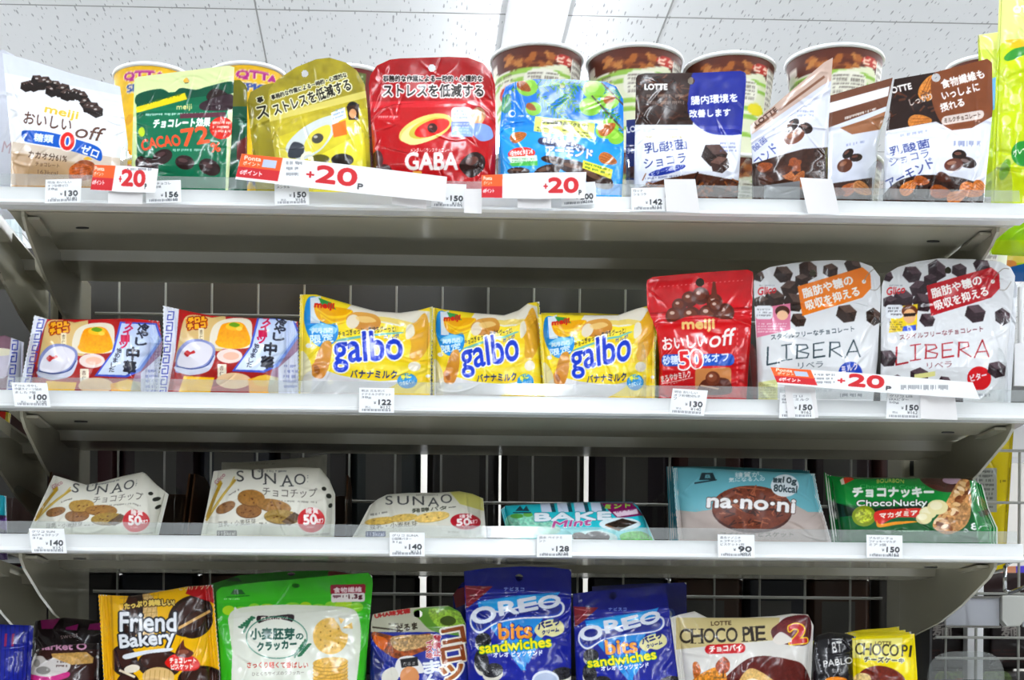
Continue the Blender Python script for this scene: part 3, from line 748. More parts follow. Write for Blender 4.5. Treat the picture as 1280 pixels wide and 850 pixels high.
# red arched pouch
A = Art(455, 60, 630, 262, '#a8141c', 16)
A.poly([(455, 60), (630, 60), (630, 128), (455, 128)], '#8c1418', c2='#a3161c', tex=.06, cell=8); A.poly([(455, 127), (630, 125), (630, 133), (455, 135)], '#c2323a')
A.t('事務的な作業による一時的・心理的な', 479, 102, 603, 102, 7.6, '#1d1413', .3, ('#f4ece8', 1.1))
A.t('ストレスを低減する', 479, 121, 604, 121, 15.5, '#140f0e', .45, ('#f6efec', 1.7))
A.poly([(472, 144), (500, 144), (500, 150), (472, 150)], '#b83038'); A.tiny(473, 145, 499, 149, 1, '#e8c2be', .8)
A.ell(532, 161, 35, 16, '#d9d07e', rot=-20); A.ell(526, 166, 26, 13, '#f0e9a8', rot=-20); A.ell(536, 160, 26, 11, '#cdbf5c', rot=-20); A.ell(540, 160, 23, 9.5, '#cc2a20', rot=-20); A.curve([(500, 176), (520, 182), (550, 172), (566, 158), (563, 172), (540, 186), (512, 188)], '#b01820')
A.ell(540.5, 160, 6.2, 6, '#3a1614'); A.ell(538.5, 158.5, 2.2, 1.6, '#a5706a')
A.rr(564, 134, 590, 153, 5, '#f2f3f7'); A.tiny(567, 138, 587, 150, 3, '#8fa0b4', .7); A.rr(564, 152, 591, 171, 1, '#8f9ed8'); A.rr(565, 159, 590, 170.5, .5, '#a8c4ee'); A.tiny(566, 154, 589, 169, 4, '#dfe7fb', .7)
A.ell(598, 144, 9, 10, '#b08a66'); A.ell(598, 149, 6.5, 7, '#e0b08a'); A.curve([(586, 160), (596, 154), (612, 158), (616, 172), (600, 176)], '#8ea6d4')
A.t('メンタルバランスチョコレート', 513, 190, 566, 190, 5, '#f0d9d2', .2)
A.t('GABA', 507, 212, 572, 212, 21, '#f7f1ee', 1.0)
A.curve([(574, 208), (584, 194), (596, 190), (606, 198), (604, 212), (588, 222)], '#2a1512'); A.ell(590, 201, 8, 5, '#7c5148', .7, rot=-20); A.ell(480, 220, 12, 15, '#391618'); A.ell(472, 200, 7, 12, '#4a1a1c')
A.rr(516, 214, 527, 219, 1, '#d9a94e')
REDG = A
A3 = Art(430, 60, 480, 262, '#5f1d1d', 3); A3.tiny(444, 84, 470, 110, 4, '#d7c6b8', .6)
package('snack_pouch', 'clear faced dark red pouch squeezed between gold and red arched pouches', 'snack pouch', A3, (430, 505), [(440, 140), (470, 132), (500, 132)], ZS1, YF + .035, 8, 0, .01, seed=61, creases=8)
package('snack_pouch', 'red arched pouch with large white lettering', 'snack pouch', REDG, (468, 618), [(461, 106), (463, 94), (471, 82), (487, 74.5), (500, 73), (560, 71), (585, 72), (604, 79), (614, 90), (619, 106)], ZS1, YF, 6, 0, .016, seed=6, hole=(540, 85, 4.6), left=[(466, 190)], right=[(620, 190)], creases=30, header=.7)
# blue pouch with coconut palms
A = Art(615, 85, 790, 262, '#1f83d0', 17)
A.poly([(615, 85), (790, 85), (790, 185), (615, 160)], '#1a6cc4', c2='#2a92dc')
A.poly([(615, 158), (790, 184), (790, 262), (615, 262)], '#2f9be0', c2='#3ea6e6')
def frond(A, x, y, dx, dy, n=9, ln=10, col='#2f7c2e'):
    for i in range(n):
        t = i / n; px, py = x + dx * t, y + dy * t; L = ln * math.sin(math.pi * (t * .8 + .15)); a = math.atan2(dy, dx)
        for sg in (1, -1): A.line([(px, py), (px + L * math.cos(a + sg * .9), py + L * math.sin(a + sg * .9))], 1.5, col)
    A.line([(x, y), (x + dx, y + dy)], 1.3, '#5b9a3e')
for f in ((640, 112, 70, -8), (636, 118, -8, 22), (690, 100, 34, 40), (672, 118, 38, 34), (720, 108, -22, 30), (690, 104, 60, 4), (752, 112, 24, 10), (735, 125, 40, 24), (755, 140, 22, 34)): frond(A, *f)
for x, y, r in ((659, 109, 13), (667, 136, 10), (742, 112, 14), (738, 133, 14), (762, 126, 12), (770, 172, 10)): A.ell(x, y, r, r * .85, '#8cc04a'); A.ell(x - 2, y - 3, r * .6, r * .45, '#b5dc72', .6)
almond(A, 655, 108, 10, 35, '#9a5a2a'); almond(A, 664, 134, 7, 30, '#9a5a2a'); almond(A, 762, 124, 8, -20, '#a5652c'); A.ell(759, 161, 15, 12, '#8cbf48', rot=-25); almond(A, 759, 161, 12, -30, '#a86426')
A.line([(752, 103), (780, 132)], 2, '#4a4038'); A.line([(740, 120), (786, 170)], 2, '#4a4038')
A.ell(640, 142, 4.5, 4.5, '#e9f2fb'); A.ell(641, 142, 3, 3, '#1f7ccc'); A.tiny(646, 144, 662, 148, 1, '#e9f2fb', .9)
A.poly([(669, 145), (744, 154), (742, 174), (667, 164)], '#d4d97e'); A.t('栄養機能食品(ビタミンE)', 677, 155, 735, 162, 6.4, '#3a3a20', .25); A.tiny(671, 158, 738, 166, 2, '#5c5c34', .8, -8)
A.curve([(675, 180), (676, 172), (700, 174), (728, 182), (729, 189), (700, 184)], '#262a4c'); A.t('毎日食べるアーモンド', 678, 178, 726, 187, 5.5, '#e9edf8', .3, arc=1)
A.t('アーモンド', 682, 194, 740, 199, 11, '#f6f9ff', .6, ('#3a6aa8', .8), arc=2)
almond(A, 648, 171, 11, -20, '#b4713a'); almond(A, 760, 199, 12, 22, '#b4713a'); A.ell(652, 192, 17, 8, '#e23a2e', rot=-4); A.t('1日分のビタミンE', 638, 195, 666, 192, 6, '#fff', .3); A.poly([(634, 196), (671, 194), (672, 206), (640, 206)], '#dfeedd'); A.tiny(640, 198, 668, 204, 2, '#5a9a68', .8); A.poly([(636, 204), (672, 201), (672, 207), (640, 208)], '#57b35c')
for x, y, rx, ry, r in ((648, 214, 14, 5, 0), (692, 200, 16, 5, 8), (684, 214, 17, 8, -14), (720, 210, 24, 9, 14), (745, 222, 24, 11, 28), (700, 226, 26, 10, 0), (650, 230, 22, 10, 0)): bean(A, x, y, rx, ry, r, '#37231d', '#8a6a58')
A.poly([(729, 200), (766, 212), (764, 224), (728, 210)], '#e9e257'); A.tiny(731, 203, 762, 212, 2, '#4a7a38', .8, -9)
package('snack_pouch', 'blue almond chocolate pouch with coconuts and palm leaves', 'snack pouch', A, (622, 776), [(628, 120), (632, 108), (645, 102), (668, 99), (710, 99), (756, 102), (770, 108), (779, 124)], ZS1, YF, 7, 0, .016, seed=7, hole=(703, 107, 3.4), left=[(623, 190)], right=[(780, 195)], creases=30, header=.68)
# brown and navy topped white pouch, with another behind it
A4 = Art(770, 140, 860, 262, '#1e2f74', 18); A4.t('LO', 784, 166, 795, 164, 7, '#e9ecf8', .3); A4.t('発', 784, 192, 793, 191, 7, '#d7def4', .2); A4.poly([(770, 208), (860, 208), (860, 225), (770, 222)], '#4a3038'); A4.poly([(770, 225), (860, 225), (860, 262), (770, 262)], '#e6e8f0')
package('snack_pouch', 'navy pouch standing hidden behind the brown and navy topped one', 'snack pouch', A4, (781, 880), [(783, 150), (830, 146), (880, 146)], ZS1, YF + .03, 8, 0, .01, seed=71, creases=8)
def bark(A, x0, y0, x1, y1, n, cols, ln=12):
    for _ in range(n):
        x, y = A.rng.uniform(x0, x1), A.rng.uniform(y0, y1); a = A.rng.uniform(-1.2, 1.2); l = A.rng.uniform(.4, 1) * ln; w = A.rng.uniform(1, 3)
        A.line([(x, y), (x + l * math.cos(a), y + l * math.sin(a))], w, cols[int(A.rng.integers(len(cols)))], .9)
A = Art(785, 80, 945, 262, '#e7e9f2', 19)
A.poly([(785, 80), (870, 80), (866, 156), (785, 156)], '#33211b'); bark(A, 790, 92, 866, 150, 70, ['#5a3c2e', '#241612', '#714e3c', '#45291f'], 14)
A.curve([(869, 88), (900, 84), (940, 84), (940, 160), (925, 168), (893, 168), (872, 158), (860, 140), (862, 110)], '#26328a', tex=.04, cell=10)
A.t('LOTTE', 806, 112, 834, 112, 7, '#f3f1ef', .5); A.t('腸内環境を', 864, 131, 922, 127, 10.5, '#f5f6fb', .45); A.t('改善します', 862, 147, 913, 145, 9.5, '#f5f6fb', .45)
A.tiny(808, 118, 856, 134, 2, '#e7dcd2', .4)
A.tiny(806, 170, 862, 175, 1, '#b7a86a', .6)
A.t('乳酸菌', 806, 192, 860, 186, 13, '#33417c', .15); A.t('ショコラ', 806, 211, 858, 203, 12, '#33417c', .15)
A.ell(834, 213, 24, 4.5, '#23388e', rot=-14); A.t('ビターショコラ', 815, 220, 855, 209, 4.5, '#eef1fb', .1); A.tiny(806, 222, 854, 232, 2, '#5f688f', .6, 4)
A.poly([(795, 236), (830, 224), (870, 216), (925, 226), (940, 240), (940, 262), (795, 262)], '#4a2b1e', tex=.2); bark(A, 800, 224, 925, 255, 50, ['#7a4a30', '#2c1812', '#93582f', '#5b3826'], 16)
choc(A, 893, 194, 15, 20, '#2e211e', '#574440'); choc(A, 900, 206, 11, -15, '#3c2924', '#6b5048'); A.tiny(900, 178, 920, 192, 3, '#5a6598', .5)
package('snack_pouch', 'white pouch with dark brown and navy top corner', 'snack pouch', A, (792, 921), [(795, 98), (797, 94), (806, 91.5), (870, 91), (926, 88.5), (932, 91), (933, 98)], ZS1, YF, 5, 0, .014, seed=8, hole=(864, 101, 4.4), left=[(793, 200)], right=[(927, 170)], creases=24, header=.6)
# white almond pouches, seen slanted, and the full one at the end
A = Art(930, 60, 1050, 262, '#d9dbe6', 20)
A.poly([(938, 150), (1041, 66), (1041, 100), (1029, 106), (940, 168)], '#c8b2a6'); A.line([(944, 160), (1030, 96)], 3, '#6b4634', .8); A.t('LOTTE', 946, 158, 972, 138, 5.5, '#4a2e24', .3)
A.t('コンド', 950, 210, 974, 188, 13, '#45528f', .2); A.t('酸菌', 944, 190, 960, 176, 8, '#45528f', .1)
bean(A, 990, 157, 11, 6, -45, '#231714'); bean(A, 1007, 160, 9, 7, 20, '#2c1b17'); bean(A, 993, 171, 14, 8, -30, '#6b3f2c', '#a8765a'); A.tiny(996, 138, 1018, 148, 2, '#6a74a0', .5)
A.poly([(940, 205), (975, 194), (1005, 186), (1035, 184), (1035, 262), (940, 262)], '#3a241b', tex=.2)
for i in range(9): almond(A, 950 + A.rng.random() * 80, 200 + A.rng.random() * 40, 10, A.rng.uniform(-60, 60), A.rng.choice(['#8a4c2a', '#a86a40', '#4a2c20']))
A.poly([(955, 232), (1000, 226), (1000, 262), (955, 262)], '#8b8b8e')
SL = A
A5 = Art(1025, 85, 1125, 262, '#d6d9e4', 21)
A5.poly([(1030, 118), (1120, 92), (1116, 130), (1035, 160)], '#6a4636'); A5.poly([(1032, 130), (1112, 108), (1110, 120), (1034, 142)], '#efeef2'); A5.poly([(1050, 160), (1080, 150), (1110, 138), (1100, 162), (1065, 168)], '#8f6448'); A5.tiny(1056, 146, 1096, 152, 1, '#f1ede9', .8, 12)
bean(A5, 1060, 192, 8, 5, -40, '#231714'); bean(A5, 1070, 197, 8, 5, -10, '#2c1b17'); bean(A5, 1056, 207, 10, 8, -30, '#5c3626', '#9a6c50'); A5.tiny(1056, 180, 1082, 186, 1, '#6a74a0', .5, 5)
A5.poly([(1035, 230), (1090, 222), (1090, 262), (1035, 262)], '#3a241b'); almond(A5, 1062, 236, 12, -30, '#a9643a'); almond(A5, 1078, 236, 13, 30, '#c28a5c'); almond(A5, 1048, 240, 9, 10, '#6b3a22')
package('snack_pouch', 'white and brown almond pouch leaning behind the slanted white one', 'snack pouch', A5, (1028, 1088), [(1029, 122), (1070, 110), (1116, 97)], ZS1, YF + .022, 12, 8, .01, seed=91, right=[(1098, 180)], creases=12)
package('snack_pouch', 'white almond pouch slumped so its upper edge slants steeply', 'snack pouch', SL, (940, 1034), [(938, 156), (965, 134), (1000, 104), (1030, 78), (1041, 72)], ZS1, YF, 6, 0, .014, seed=9, left=[(940, 200)], right=[(1036, 150)], creases=24, header=.8)
A = Art(1095, 65, 1250, 262, '#dfe1ea', 22)
A.poly([(1095, 65), (1250, 65), (1250, 140), (1100, 172)], '#2b1a15'); almond(A, 1160, 110, 17, -70, '#c98a4a'); almond(A, 1150, 152, 15, -5, '#c08246'); bark(A, 1104, 110, 1170, 155, 26, ['#4a2e24', '#1d1210', '#5c3b2c'], 12)
A.curve([(1164, 100), (1175, 86), (1205, 78), (1250, 66), (1252, 130), (1240, 148), (1220, 162), (1198, 166), (1178, 155), (1166, 130)], '#7a4a30', tex=.05, cell=10)
A.t('LOTTE', 1110, 118, 1140, 111, 7.5, '#f3f0ee', .4); A.t('しっかり', 1138, 132, 1166, 124, 8, '#e9dfd8', .2)
A.t('食物繊維も', 1178, 111, 1231, 97, 11, '#f6f1ee', .45); A.t('いっしょに', 1179, 125, 1225, 113, 10, '#f6f1ee', .45); A.t('摂れる', 1177, 140, 1206, 132, 10, '#f6f1ee', .45)
A.rr(1177, 146, 1230, 157, 5, '#d9cdc6', skew=9); A.t('ミルクチョコレート', 1181, 154, 1226, 146, 6, '#4a3026', .2)
A.poly([(1100, 165), (1170, 152), (1190, 163), (1215, 160), (1245, 143), (1245, 262), (1100, 262)], '#dfe1ea')
A.tiny(1124, 168, 1160, 174, 1, '#8890b4', .6, 6); A.t('乳酸菌', 1113, 195, 1163, 184, 11, '#36437e', .2); A.t('ショコラ', 1113, 208, 1162, 196, 10, '#36437e', .1); A.t('アーモンド', 1112, 237, 1169, 208, 13, '#36437e', .25)
bean(A, 1199, 194, 9, 7, 0, '#231714'); bean(A, 1209, 203, 12, 7, 15, '#2b1a16', '#9a8a86'); bean(A, 1192, 206, 12, 8, -10, '#5c3428', '#b08a76'); A.tiny(1190, 176, 1226, 188, 1, '#5c6690', .6, 0)
A.curve([(1100, 250), (1120, 228), (1150, 219), (1185, 220), (1215, 226), (1245, 238), (1245, 262), (1100, 262)], '#33201a', tex=.2)
for x, y, r, k in ((1136, 234, 13, -40), (1152, 226, 10, 10), (1180, 222, 10, 20), (1176, 240, 14, 10), (1214, 238, 15, 20), (1226, 234, 11, 40), (1120, 243, 10, 60), (1196, 246, 13, -20)): almond(A, x, y, r, k, ['#a05a2c', '#4a2a20', '#c98044'][int(x) % 3])
package('snack_pouch', 'almond pouch with a wide brown corner and pale cap, beside the lemon bags', 'snack pouch', A, (1103, 1228), [(1117, 104), (1118, 99), (1170, 90), (1234, 73.5), (1240, 78)], ZS1, YF, 6, 0, .015, seed=10, hole=(1170, 97, 5.4), left=[(1106, 175)], right=[(1241, 136)], creases=26, header=.62)
# lemon sweets bags hanging beyond the end of the shelf
A = Art(1222, -40, 1310, 345, '#c3d21e', 23)
A.poly([(1240, -40), (1310, -40), (1310, 48), (1252, 54), (1240, 80)], '#e2e79a'); A.t('OT', 1267, 16, 1284, 15, 8, '#f7f9ea', .6); A.poly([(1256, 50), (1310, 46), (1310, 58), (1262, 60)], '#efc12c')
A.curve([(1255, 72), (1266, 62), (1284, 58), (1284, 66), (1262, 76)], '#3d8a38')
for x, y, r in ((1269, 124, 7), (1258, 150, 6), (1273, 160, 5), (1262, 200, 6), (1250, 110, 4)): A.ell(x, y, r, r, '#dfe694', .8)
A.ell(1280, 192, 16, 16, '#2f8c3a'); A.t('グレー', 1268, 196, 1284, 188, 7, '#f3f8e8', .3)
A.ell(1256, 212, 6, 14, '#7fae36', rot=20)
A.poly([(1222, 272), (1310, 272), (1310, 302), (1222, 302)], '#8fb81a'); A.poly([(1222, 300), (1310, 300), (1310, 345), (1222, 345)], '#a8c21c'); A.ell(1262, 325, 10, 5, '#d9a05a')
o, _ = package('sweets_bag', 'tall yellow green lemon sweets bag hanging past the shelf end, in front', 'sweets bag', A, None, [(1250, -30), (1310, -30)], None, 1.52, 3, -12, .02, 'pillow', seed=24, creases=20, botpx=((1236, 318), (1310, 322)), fin=.05)
A = Art(1222, 20, 1275, 262, '#c9d562', 24); A.poly([(1222, 30), (1275, 30), (1275, 60), (1222, 62)], '#dce08a'); A.poly([(1240, 98), (1256, 92), (1250, 140), (1240, 138)], '#8cc4e8'); A.poly([(1230, 140), (1275, 130), (1275, 262), (1230, 262)], '#b4cc2a')
package('sweets_bag', 'pale lime sweets bag hanging behind the tall lemon one', 'sweets bag', A, None, [(1222, 44), (1262, 38)], None, 1.55, 3, -8, .012, 'pillow', seed=25, creases=12, botpx=((1229, 246), (1275, 248)))
A = Art(1200, 250, 1310, 360, '#a9bd16', 26); A.poly([(1200, 250), (1310, 250), (1310, 300), (1200, 296)], '#98b41a'); A.poly([(1200, 322), (1310, 318), (1310, 328), (1200, 330)], '#d9c76a'); A.ell(1262, 330, 9, 5, '#c98a50'); A.poly([(1258, 335), (1310, 322), (1310, 360), (1262, 360)], '#1d5c94')
package('sweets_bag', 'yellow green bag with a blue corner hanging under the top shelf end', 'sweets bag', A, None, [(1212, 262), (1310, 262)], None, 1.66, 3, -4, .012, 'pillow', seed=27, creases=8, botpx=((1216, 352), (1310, 352)))
# ------------------------------------------------------------------ cup stacks at the back of the top shelf
def cup_art(kind, seed):
    A = Art(0, 0, 170, 100, '#eee9dc', seed)
    if kind == 'soy':
        A.poly([(0, 0), (170, 0), (170, 21), (0, 21)], '#5a2f22', tex=.06, cell=10)
        for x0 in (0, 85):
            for i in range(34): A.ell(x0 + 22 + A.rng.random() * 30, 9 + A.rng.random() * 17 - 2, 3.6, 2.2, A.rng.choice(['#a5693a', '#8a5230', '#6b3a24', '#b9824e']), rot=A.rng.uniform(0, 180))
            A.poly([(x0 + 3, 11), (x0 + 12, 11), (x0 + 12, 18), (x0 + 3, 18)], '#e9e0d6'); A.ell(x0 + 60, 12, 7, 5, '#b03a30'); A.t('どう', x0 + 54, 14.5, x0 + 66, 14.5, 5, '#f2d8c6', .4)
            A.curve([(x0, 21), (x0 + 20, 24), (x0 + 45, 21), (x0 + 66, 23), (x0 + 66, 100), (x0, 100)], '#e8ead2')
            for yy in (25, 33, 52, 60, 78): A.curve([(x0, yy), (x0 + 34, yy - 3), (x0 + 66, yy), (x0 + 66, yy + 3.4), (x0 + 34, yy + 1), (x0, yy + 3.4)], '#9cc060')
            A.tiny(x0 + 4, 25, x0 + 26, 33, 2, '#6a6052', .7); A.rr(x0 + 33, 23, x0 + 58, 47, 8, '#f1efe4'); A.tiny(x0 + 36, 26, x0 + 56, 45, 5, '#5a5048', .7)
            A.ell(x0 + 20, 40, 10, 9, '#efeae0'); A.ell(x0 + 20, 42, 8, 7, '#c23a2c'); A.t('品', x0 + 16, 46, x0 + 24, 46, 7, '#f7e9e0', .6)
            A.ell(x0 + 58, 52, 7, 6, '#dfd23a')
        for x0 in (66, 151):
            A.poly([(x0, 8), (x0 + 19, 8), (x0 + 19, 100), (x0, 100)], '#efece6'); A.tiny(x0 + 1, 9, x0 + 18, 98, 40, '#6d645c', .7, 0, .9)
    elif kind == 'curry':
        A.c[:] = srgb('#e4bc26'); A.put(np.ones((A.h, A.w), bool), '#e4bc26', 1, tex=.08, cell=6)
        for x0 in (0, 85):
            for i in range(14): A.ell(x0 + A.rng.random() * 85, A.rng.random() * 100, 6, 4, A.rng.choice(['#f0d64a', '#d39a1c', '#c9841a']), .7, rot=A.rng.uniform(0, 180))
            A.t('QTTA', x0 + 30, 16, x0 + 62, 16, 9, '#b0308a', .6, ('#f7e6c0', .8)); A.t('SPICE', x0 + 32, 28, x0 + 58, 28, 8, '#3a5aa0', .5, ('#f7e6c0', .8))
            A.ell(x0 + 74, 16, 10, 9, '#d9c02c'); A.line([(x0 + 64 + 10 - 10 * math.cos(t), 16 - 9 * math.sin(t)) for t in np.linspace(0, 6.3, 20)], 1, '#5a4a1a'); A.t('JAS', x0 + 67, 19, x0 + 81, 19, 6, '#4a3c14', .3)
            A.curve([(x0 + 60, 34), (x0 + 80, 40), (x0 + 84, 80), (x0 + 64, 90)], '#7c8c30')
    else:
        A.c[:] = srgb('#6a2420')
        for x0 in (0, 85):
            A.poly([(x0 + 20, 6), (x0 + 60, 6), (x0 + 60, 20), (x0 + 20, 20)], '#5c6a34'); A.tiny(x0 + 22, 8, x0 + 58, 18, 2, '#d8dcc0', .8); A.t('メキシコ', x0 + 22, 34, x0 + 60, 34, 11, '#f1e8de', .5); A.t('チリ', x0 + 28, 48, x0 + 50, 48, 11, '#f1e8de', .5)
    return A.final()
CUPS = {k: cup_art(k, 60 + i) for i, k in enumerate(('soy', 'curry', 'chili'))}
CUPIMG = type('C', (), {'x0': 0, 'y0': 0, 'S': 4})
def cup(cx, cy, z, rt, h, kind, rot, label, lid=True):
    e = empty('noodle_cup', (cx, cy, z)); tag(e, label, 'cup', 'stacked noodle cups')
    nv, nu = 64, 220; v = np.linspace(0, 1, nv); th = np.linspace(0, 2 * math.pi, nu)
    r = rt * (.76 + .24 * v); zz = z + h * v
    TH, RRr = np.meshgrid(th, r)
    P = np.stack([cx + RRr * np.sin(TH), cy - RRr * np.cos(TH), np.broadcast_to(zz[:, None], TH.shape)], -1)
    q = np.stack([((TH + rot + math.pi / 2) / (2 * math.pi) % 1) * 170, np.broadcast_to(((1 - v) * 100)[:, None], TH.shape)], -1)
    C = sample(CUPS[kind], CUPIMG, q)
    link('cup_body', grid_mesh('cup_body', P, C), 'card', e)
    n = 64; vs = []; prof = [(rt * 1.0, h - .001), (rt * 1.035, h - .0005), (rt * 1.045, h + .0012), (rt * 1.03, h + .003), (rt * .97, h + .0032), (rt * .9, h + .002), (.0005, h + .002)]
    for pr, pz in prof:
        for k in range(n): vs.append((cx + pr * math.cos(2 * math.pi * k / n), cy + pr * math.sin(2 * math.pi * k / n), z + pz))
    fs = [(a * n + k, a * n + (k + 1) % n, (a + 1) * n + (k + 1) % n, (a + 1) * n + k) for a in range(len(prof) - 1) for k in range(n)]
    MB().add(vs, fs).build('cup_rim', 'white_plastic', e, smooth=True)
    b = MB(); rb = rt * .76
    vs = [(cx + rr_ * math.cos(2 * math.pi * k / n), cy + rr_ * math.sin(2 * math.pi * k / n), z + zz_) for rr_, zz_ in ((rb, .0), (rb * .94, .0), (rb * .92, .004), (.0005, .004)) for k in range(n)]
    b.add(vs, [(a * n + k, a * n + (k + 1) % n, (a + 1) * n + (k + 1) % n, (a + 1) * n + k) for a in range(3) for k in range(n)]).build('cup_base', 'white_plastic', e)
CY = 1.605
for px, pw_, top_, kind, rot, w in ((190, 97, 77, 'curry', .2, 'yellow noodle cup above the green pouch'), (310, 98, 76, 'curry', -.25, 'yellow noodle cup with a round mark above the gold pouches'), (436, 92, 79, 'chili', .1, 'dark red noodle cup half hidden behind the gold pouch'),
                              (671, 118, 51, 'soy', .05, 'brown topped noodle cup above the blue pouch'), (793.5, 123, 53, 'soy', .05, 'brown topped noodle cup between blue pouch and brown navy pouch'), (912, 116, 63, 'soy', .05, 'brown topped noodle cup behind the navy pouch corner'),
                              (1043, 124, 53, 'soy', .05, 'brown topped noodle cup above the slanted white pouch'), (1226, 88, 67, 'soy', 1.2, 'dark noodle cup half hidden at the lemon bag end')):
    P = at(px, top_, CY)
    rad = pw_ / 2 * CY / F / 1.045
    Pf = at(px, top_, CY - rad)
    hh = (Pf[2] - ZS1) / 2 - .0032
    for lv in (0, 1):
        cup(P[0], CY, ZS1 + lv * (hh + .0033), rad, hh, kind, rot, w + (', the upper of its stack' if lv else ', the lower of its stack'))
# ================================================================== SECOND SHELF
YF = 1.436
def fret(A, x0, y0, x1, y1, w, n, col='#3b47a8'):
    """the blue key pattern down a white edge strip from (x0, y0) to (x1, y1)"""
    dx, dy = (x1 - x0) / n, (y1 - y0) / n
    for i in range(n):
        x, y = x0 + dx * (i + .12), y0 + dy * (i + .12); k = dy * .74; kx = dx * .74
        A.line([(x + w * .15, y), (x + w * .85, y), (x + w * .85 + kx, y + k), (x + w * .15 + kx, y + k), (x + w * .15 + kx * .4, y + k * .4), (x + w * .55 + kx * .4, y + k * .4)], 1.3, col)
def dessert(A, ox, oy, cut):
    P = lambda pts: [(x + ox, y + oy) for x, y in pts]
    A.poly(P([(56, 398), (200, 398), (200, 412), (150, 400), (90, 410), (58, 428)]), '#b3262a'); A.poly(P([(56, 410), (110, 400), (110, 440), (40, 490)]), '#d9c08a')
    A.curve(P([(60, 402), (88, 402), (104, 410), (96, 424), (58, 432)]), '#dcbf88'); A.poly(P([(40, 470), (58, 440), (100, 445), (150, 440), (200, 430), (200, 500), (30, 500)]), '#9a2826', tex=.1)
    A.poly(P([(60, 405), (87, 403), (88, 413), (62, 420)]), '#d98a1c'); A.t('チロル', 64 + ox, 410 + oy, 86 + ox, 408 + oy, 6.5, '#e9b030', .9, ('#8a1d16', 1.2)); A.t('チョコ', 63 + ox, 418 + oy, 85 + ox, 415 + oy, 6.5, '#e9b030', .9, ('#8a1d16', 1.2))
    A.rr(76 + ox, 416 + oy, 83 + ox, 434 + oy, 1, '#f0e3c4'); A.tv('杏仁', 77.5 + ox, 418 + oy, 4, 7, '#6a5a48')
    A.curve(P([(90, 430), (96, 412), (115, 404), (140, 406), (143, 425), (140, 440), (110, 442), (95, 440)]), '#efe6d4')
    A.ell(119 + ox, 434 + oy, 22, 8, '#e7a22a'); A.curve(P([(99, 436), (103, 416), (110, 410), (128, 409), (136, 416), (141, 434), (130, 441), (110, 441)]), '#e9980f', c2='#f3b52b', tex=.08); A.ell(121 + ox, 414 + oy, 11, 5, '#f3c13a'); A.curve(P([(114, 412), (120, 409), (128, 412), (122, 415)]), '#6f9a2c'); A.ell(127 + ox, 417 + oy, 4, 2.5, '#f9d96a')
    A.curve(P([(47, 466), (50, 445), (62, 432), (78, 430), (94, 436), (97, 448), (90, 464), (70, 471), (50, 472)]), '#8c93c0'); A.curve(P([(50, 462), (54, 446), (65, 435), (79, 433), (92, 439), (93, 449), (84, 461), (66, 466)]), '#e9e6ee'); A.curve(P([(47, 464), (66, 468), (88, 463), (96, 450), (96, 456), (88, 470), (66, 475), (49, 470)]), '#d7d9e6'); A.line(P([(49, 464), (68, 467), (86, 463), (95, 451)]), 1.4, '#3f4f86', smooth=True)
    A.curve(P([(58, 448), (62, 444), (66, 446), (70, 444), (72, 447), (66, 449), (62, 452)]), '#b02a2e')
    A.ell(115 + ox, 451 + oy, 16, 9, '#f3e2dc'); A.ell(117 + ox, 451 + oy, 10, 5, '#efc4b0')
    A.rr(100 + ox, 461 + oy, 111 + ox, 478 + oy, 1, '#f3ead8'); A.tv('杏仁', 102.5 + ox, 463 + oy, 5, 7, '#6a4a40')
    A.poly(P([(58, 476), (96, 478), (90, 500), (50, 500)]), '#f0c32c'); A.ell(120 + ox, 482 + oy, 22, 10, '#f0d2ac'); A.poly(P([(138, 480), (160, 474), (176, 478), (176, 500), (140, 500)]), '#f1b440'); A.ell(158 + ox, 482 + oy, 14, 7, '#f4c95a')
    A.poly(P([(150, 402), (196, 404), (203, 425), (176, 464), (158, 472), (118, 470), (140, 440)]), '#4d62c0'); A.poly(P([(152, 404), (194, 406), (200, 424), (174, 460), (157, 469), (122, 468), (143, 439)]), '#ccd8f2', c2='#dfe9fa')
    A.curve(P([(170, 464), (186, 440), (203, 425), (203, 500), (165, 500)]), '#a9c4ea', .6)
    for k, ch in enumerate('スイーツ'): A.t(ch, 156 - 2.2 * k + ox, 411 + 8 * k + oy, 166 - 2.2 * k + ox, 411 + 8 * k + oy, 8, '#c01f55', .6)
    for k, ch in enumerate('冷やし'): A.t(ch, 172 - 1.5 * k + ox, 413 + 9 * k + oy, 186 - 1.5 * k + ox, 414 + 9 * k + oy, 9, '#2a2d3f', .6)
    for k, ch in enumerate('中華'): A.t(ch, 158 - 4 * k + ox, 449 + 17 * k + oy, 173 - 4 * k + ox, 450 + 17 * k + oy, 15, '#1f2232', .9)
    for k, ch in enumerate('始めました'): A.t(ch, 146 - 2.4 * k + ox, 441 + 6 * k + oy, 152 - 2.4 * k + ox, 441 + 6 * k + oy, 6, '#2a2d3f', .25)
    A.poly(P([(176, 466), (205, 440), (210, 500), (176, 500)]), '#dfe2ee'); A.tiny(182 + ox, 462 + oy, 200 + ox, 494 + oy, 5, '#5f6aa8', .5)
A = Art(15, 385, 215, 510, '#a52a28', 31)
dessert(A, 0, 0, 0)
A.poly([(40, 392), (60, 396), (44, 440), (36, 510), (15, 510), (26, 470), (36, 430)], '#eef0f8'); fret(A, 47, 398, 26, 496, 10, 7)
package('sweets_bag', 'red sweets bag with jelly picture and blue fret edge, next to the shelf bracket', 'sweets bag', A, (21, 193), [(43, 394), (60, 399), (110, 399), (160, 398), (199, 401)], ZS2, YF, 11, 0, .016, 'pillow', left=[(34, 440)], right=[(203, 430), (198, 470)], seed=11, creases=26, fin=.09, zig=2.5)
B = Art(190, 372, 385, 510, '#a52a28', 32)
dessert(B, 0, 0, 0)
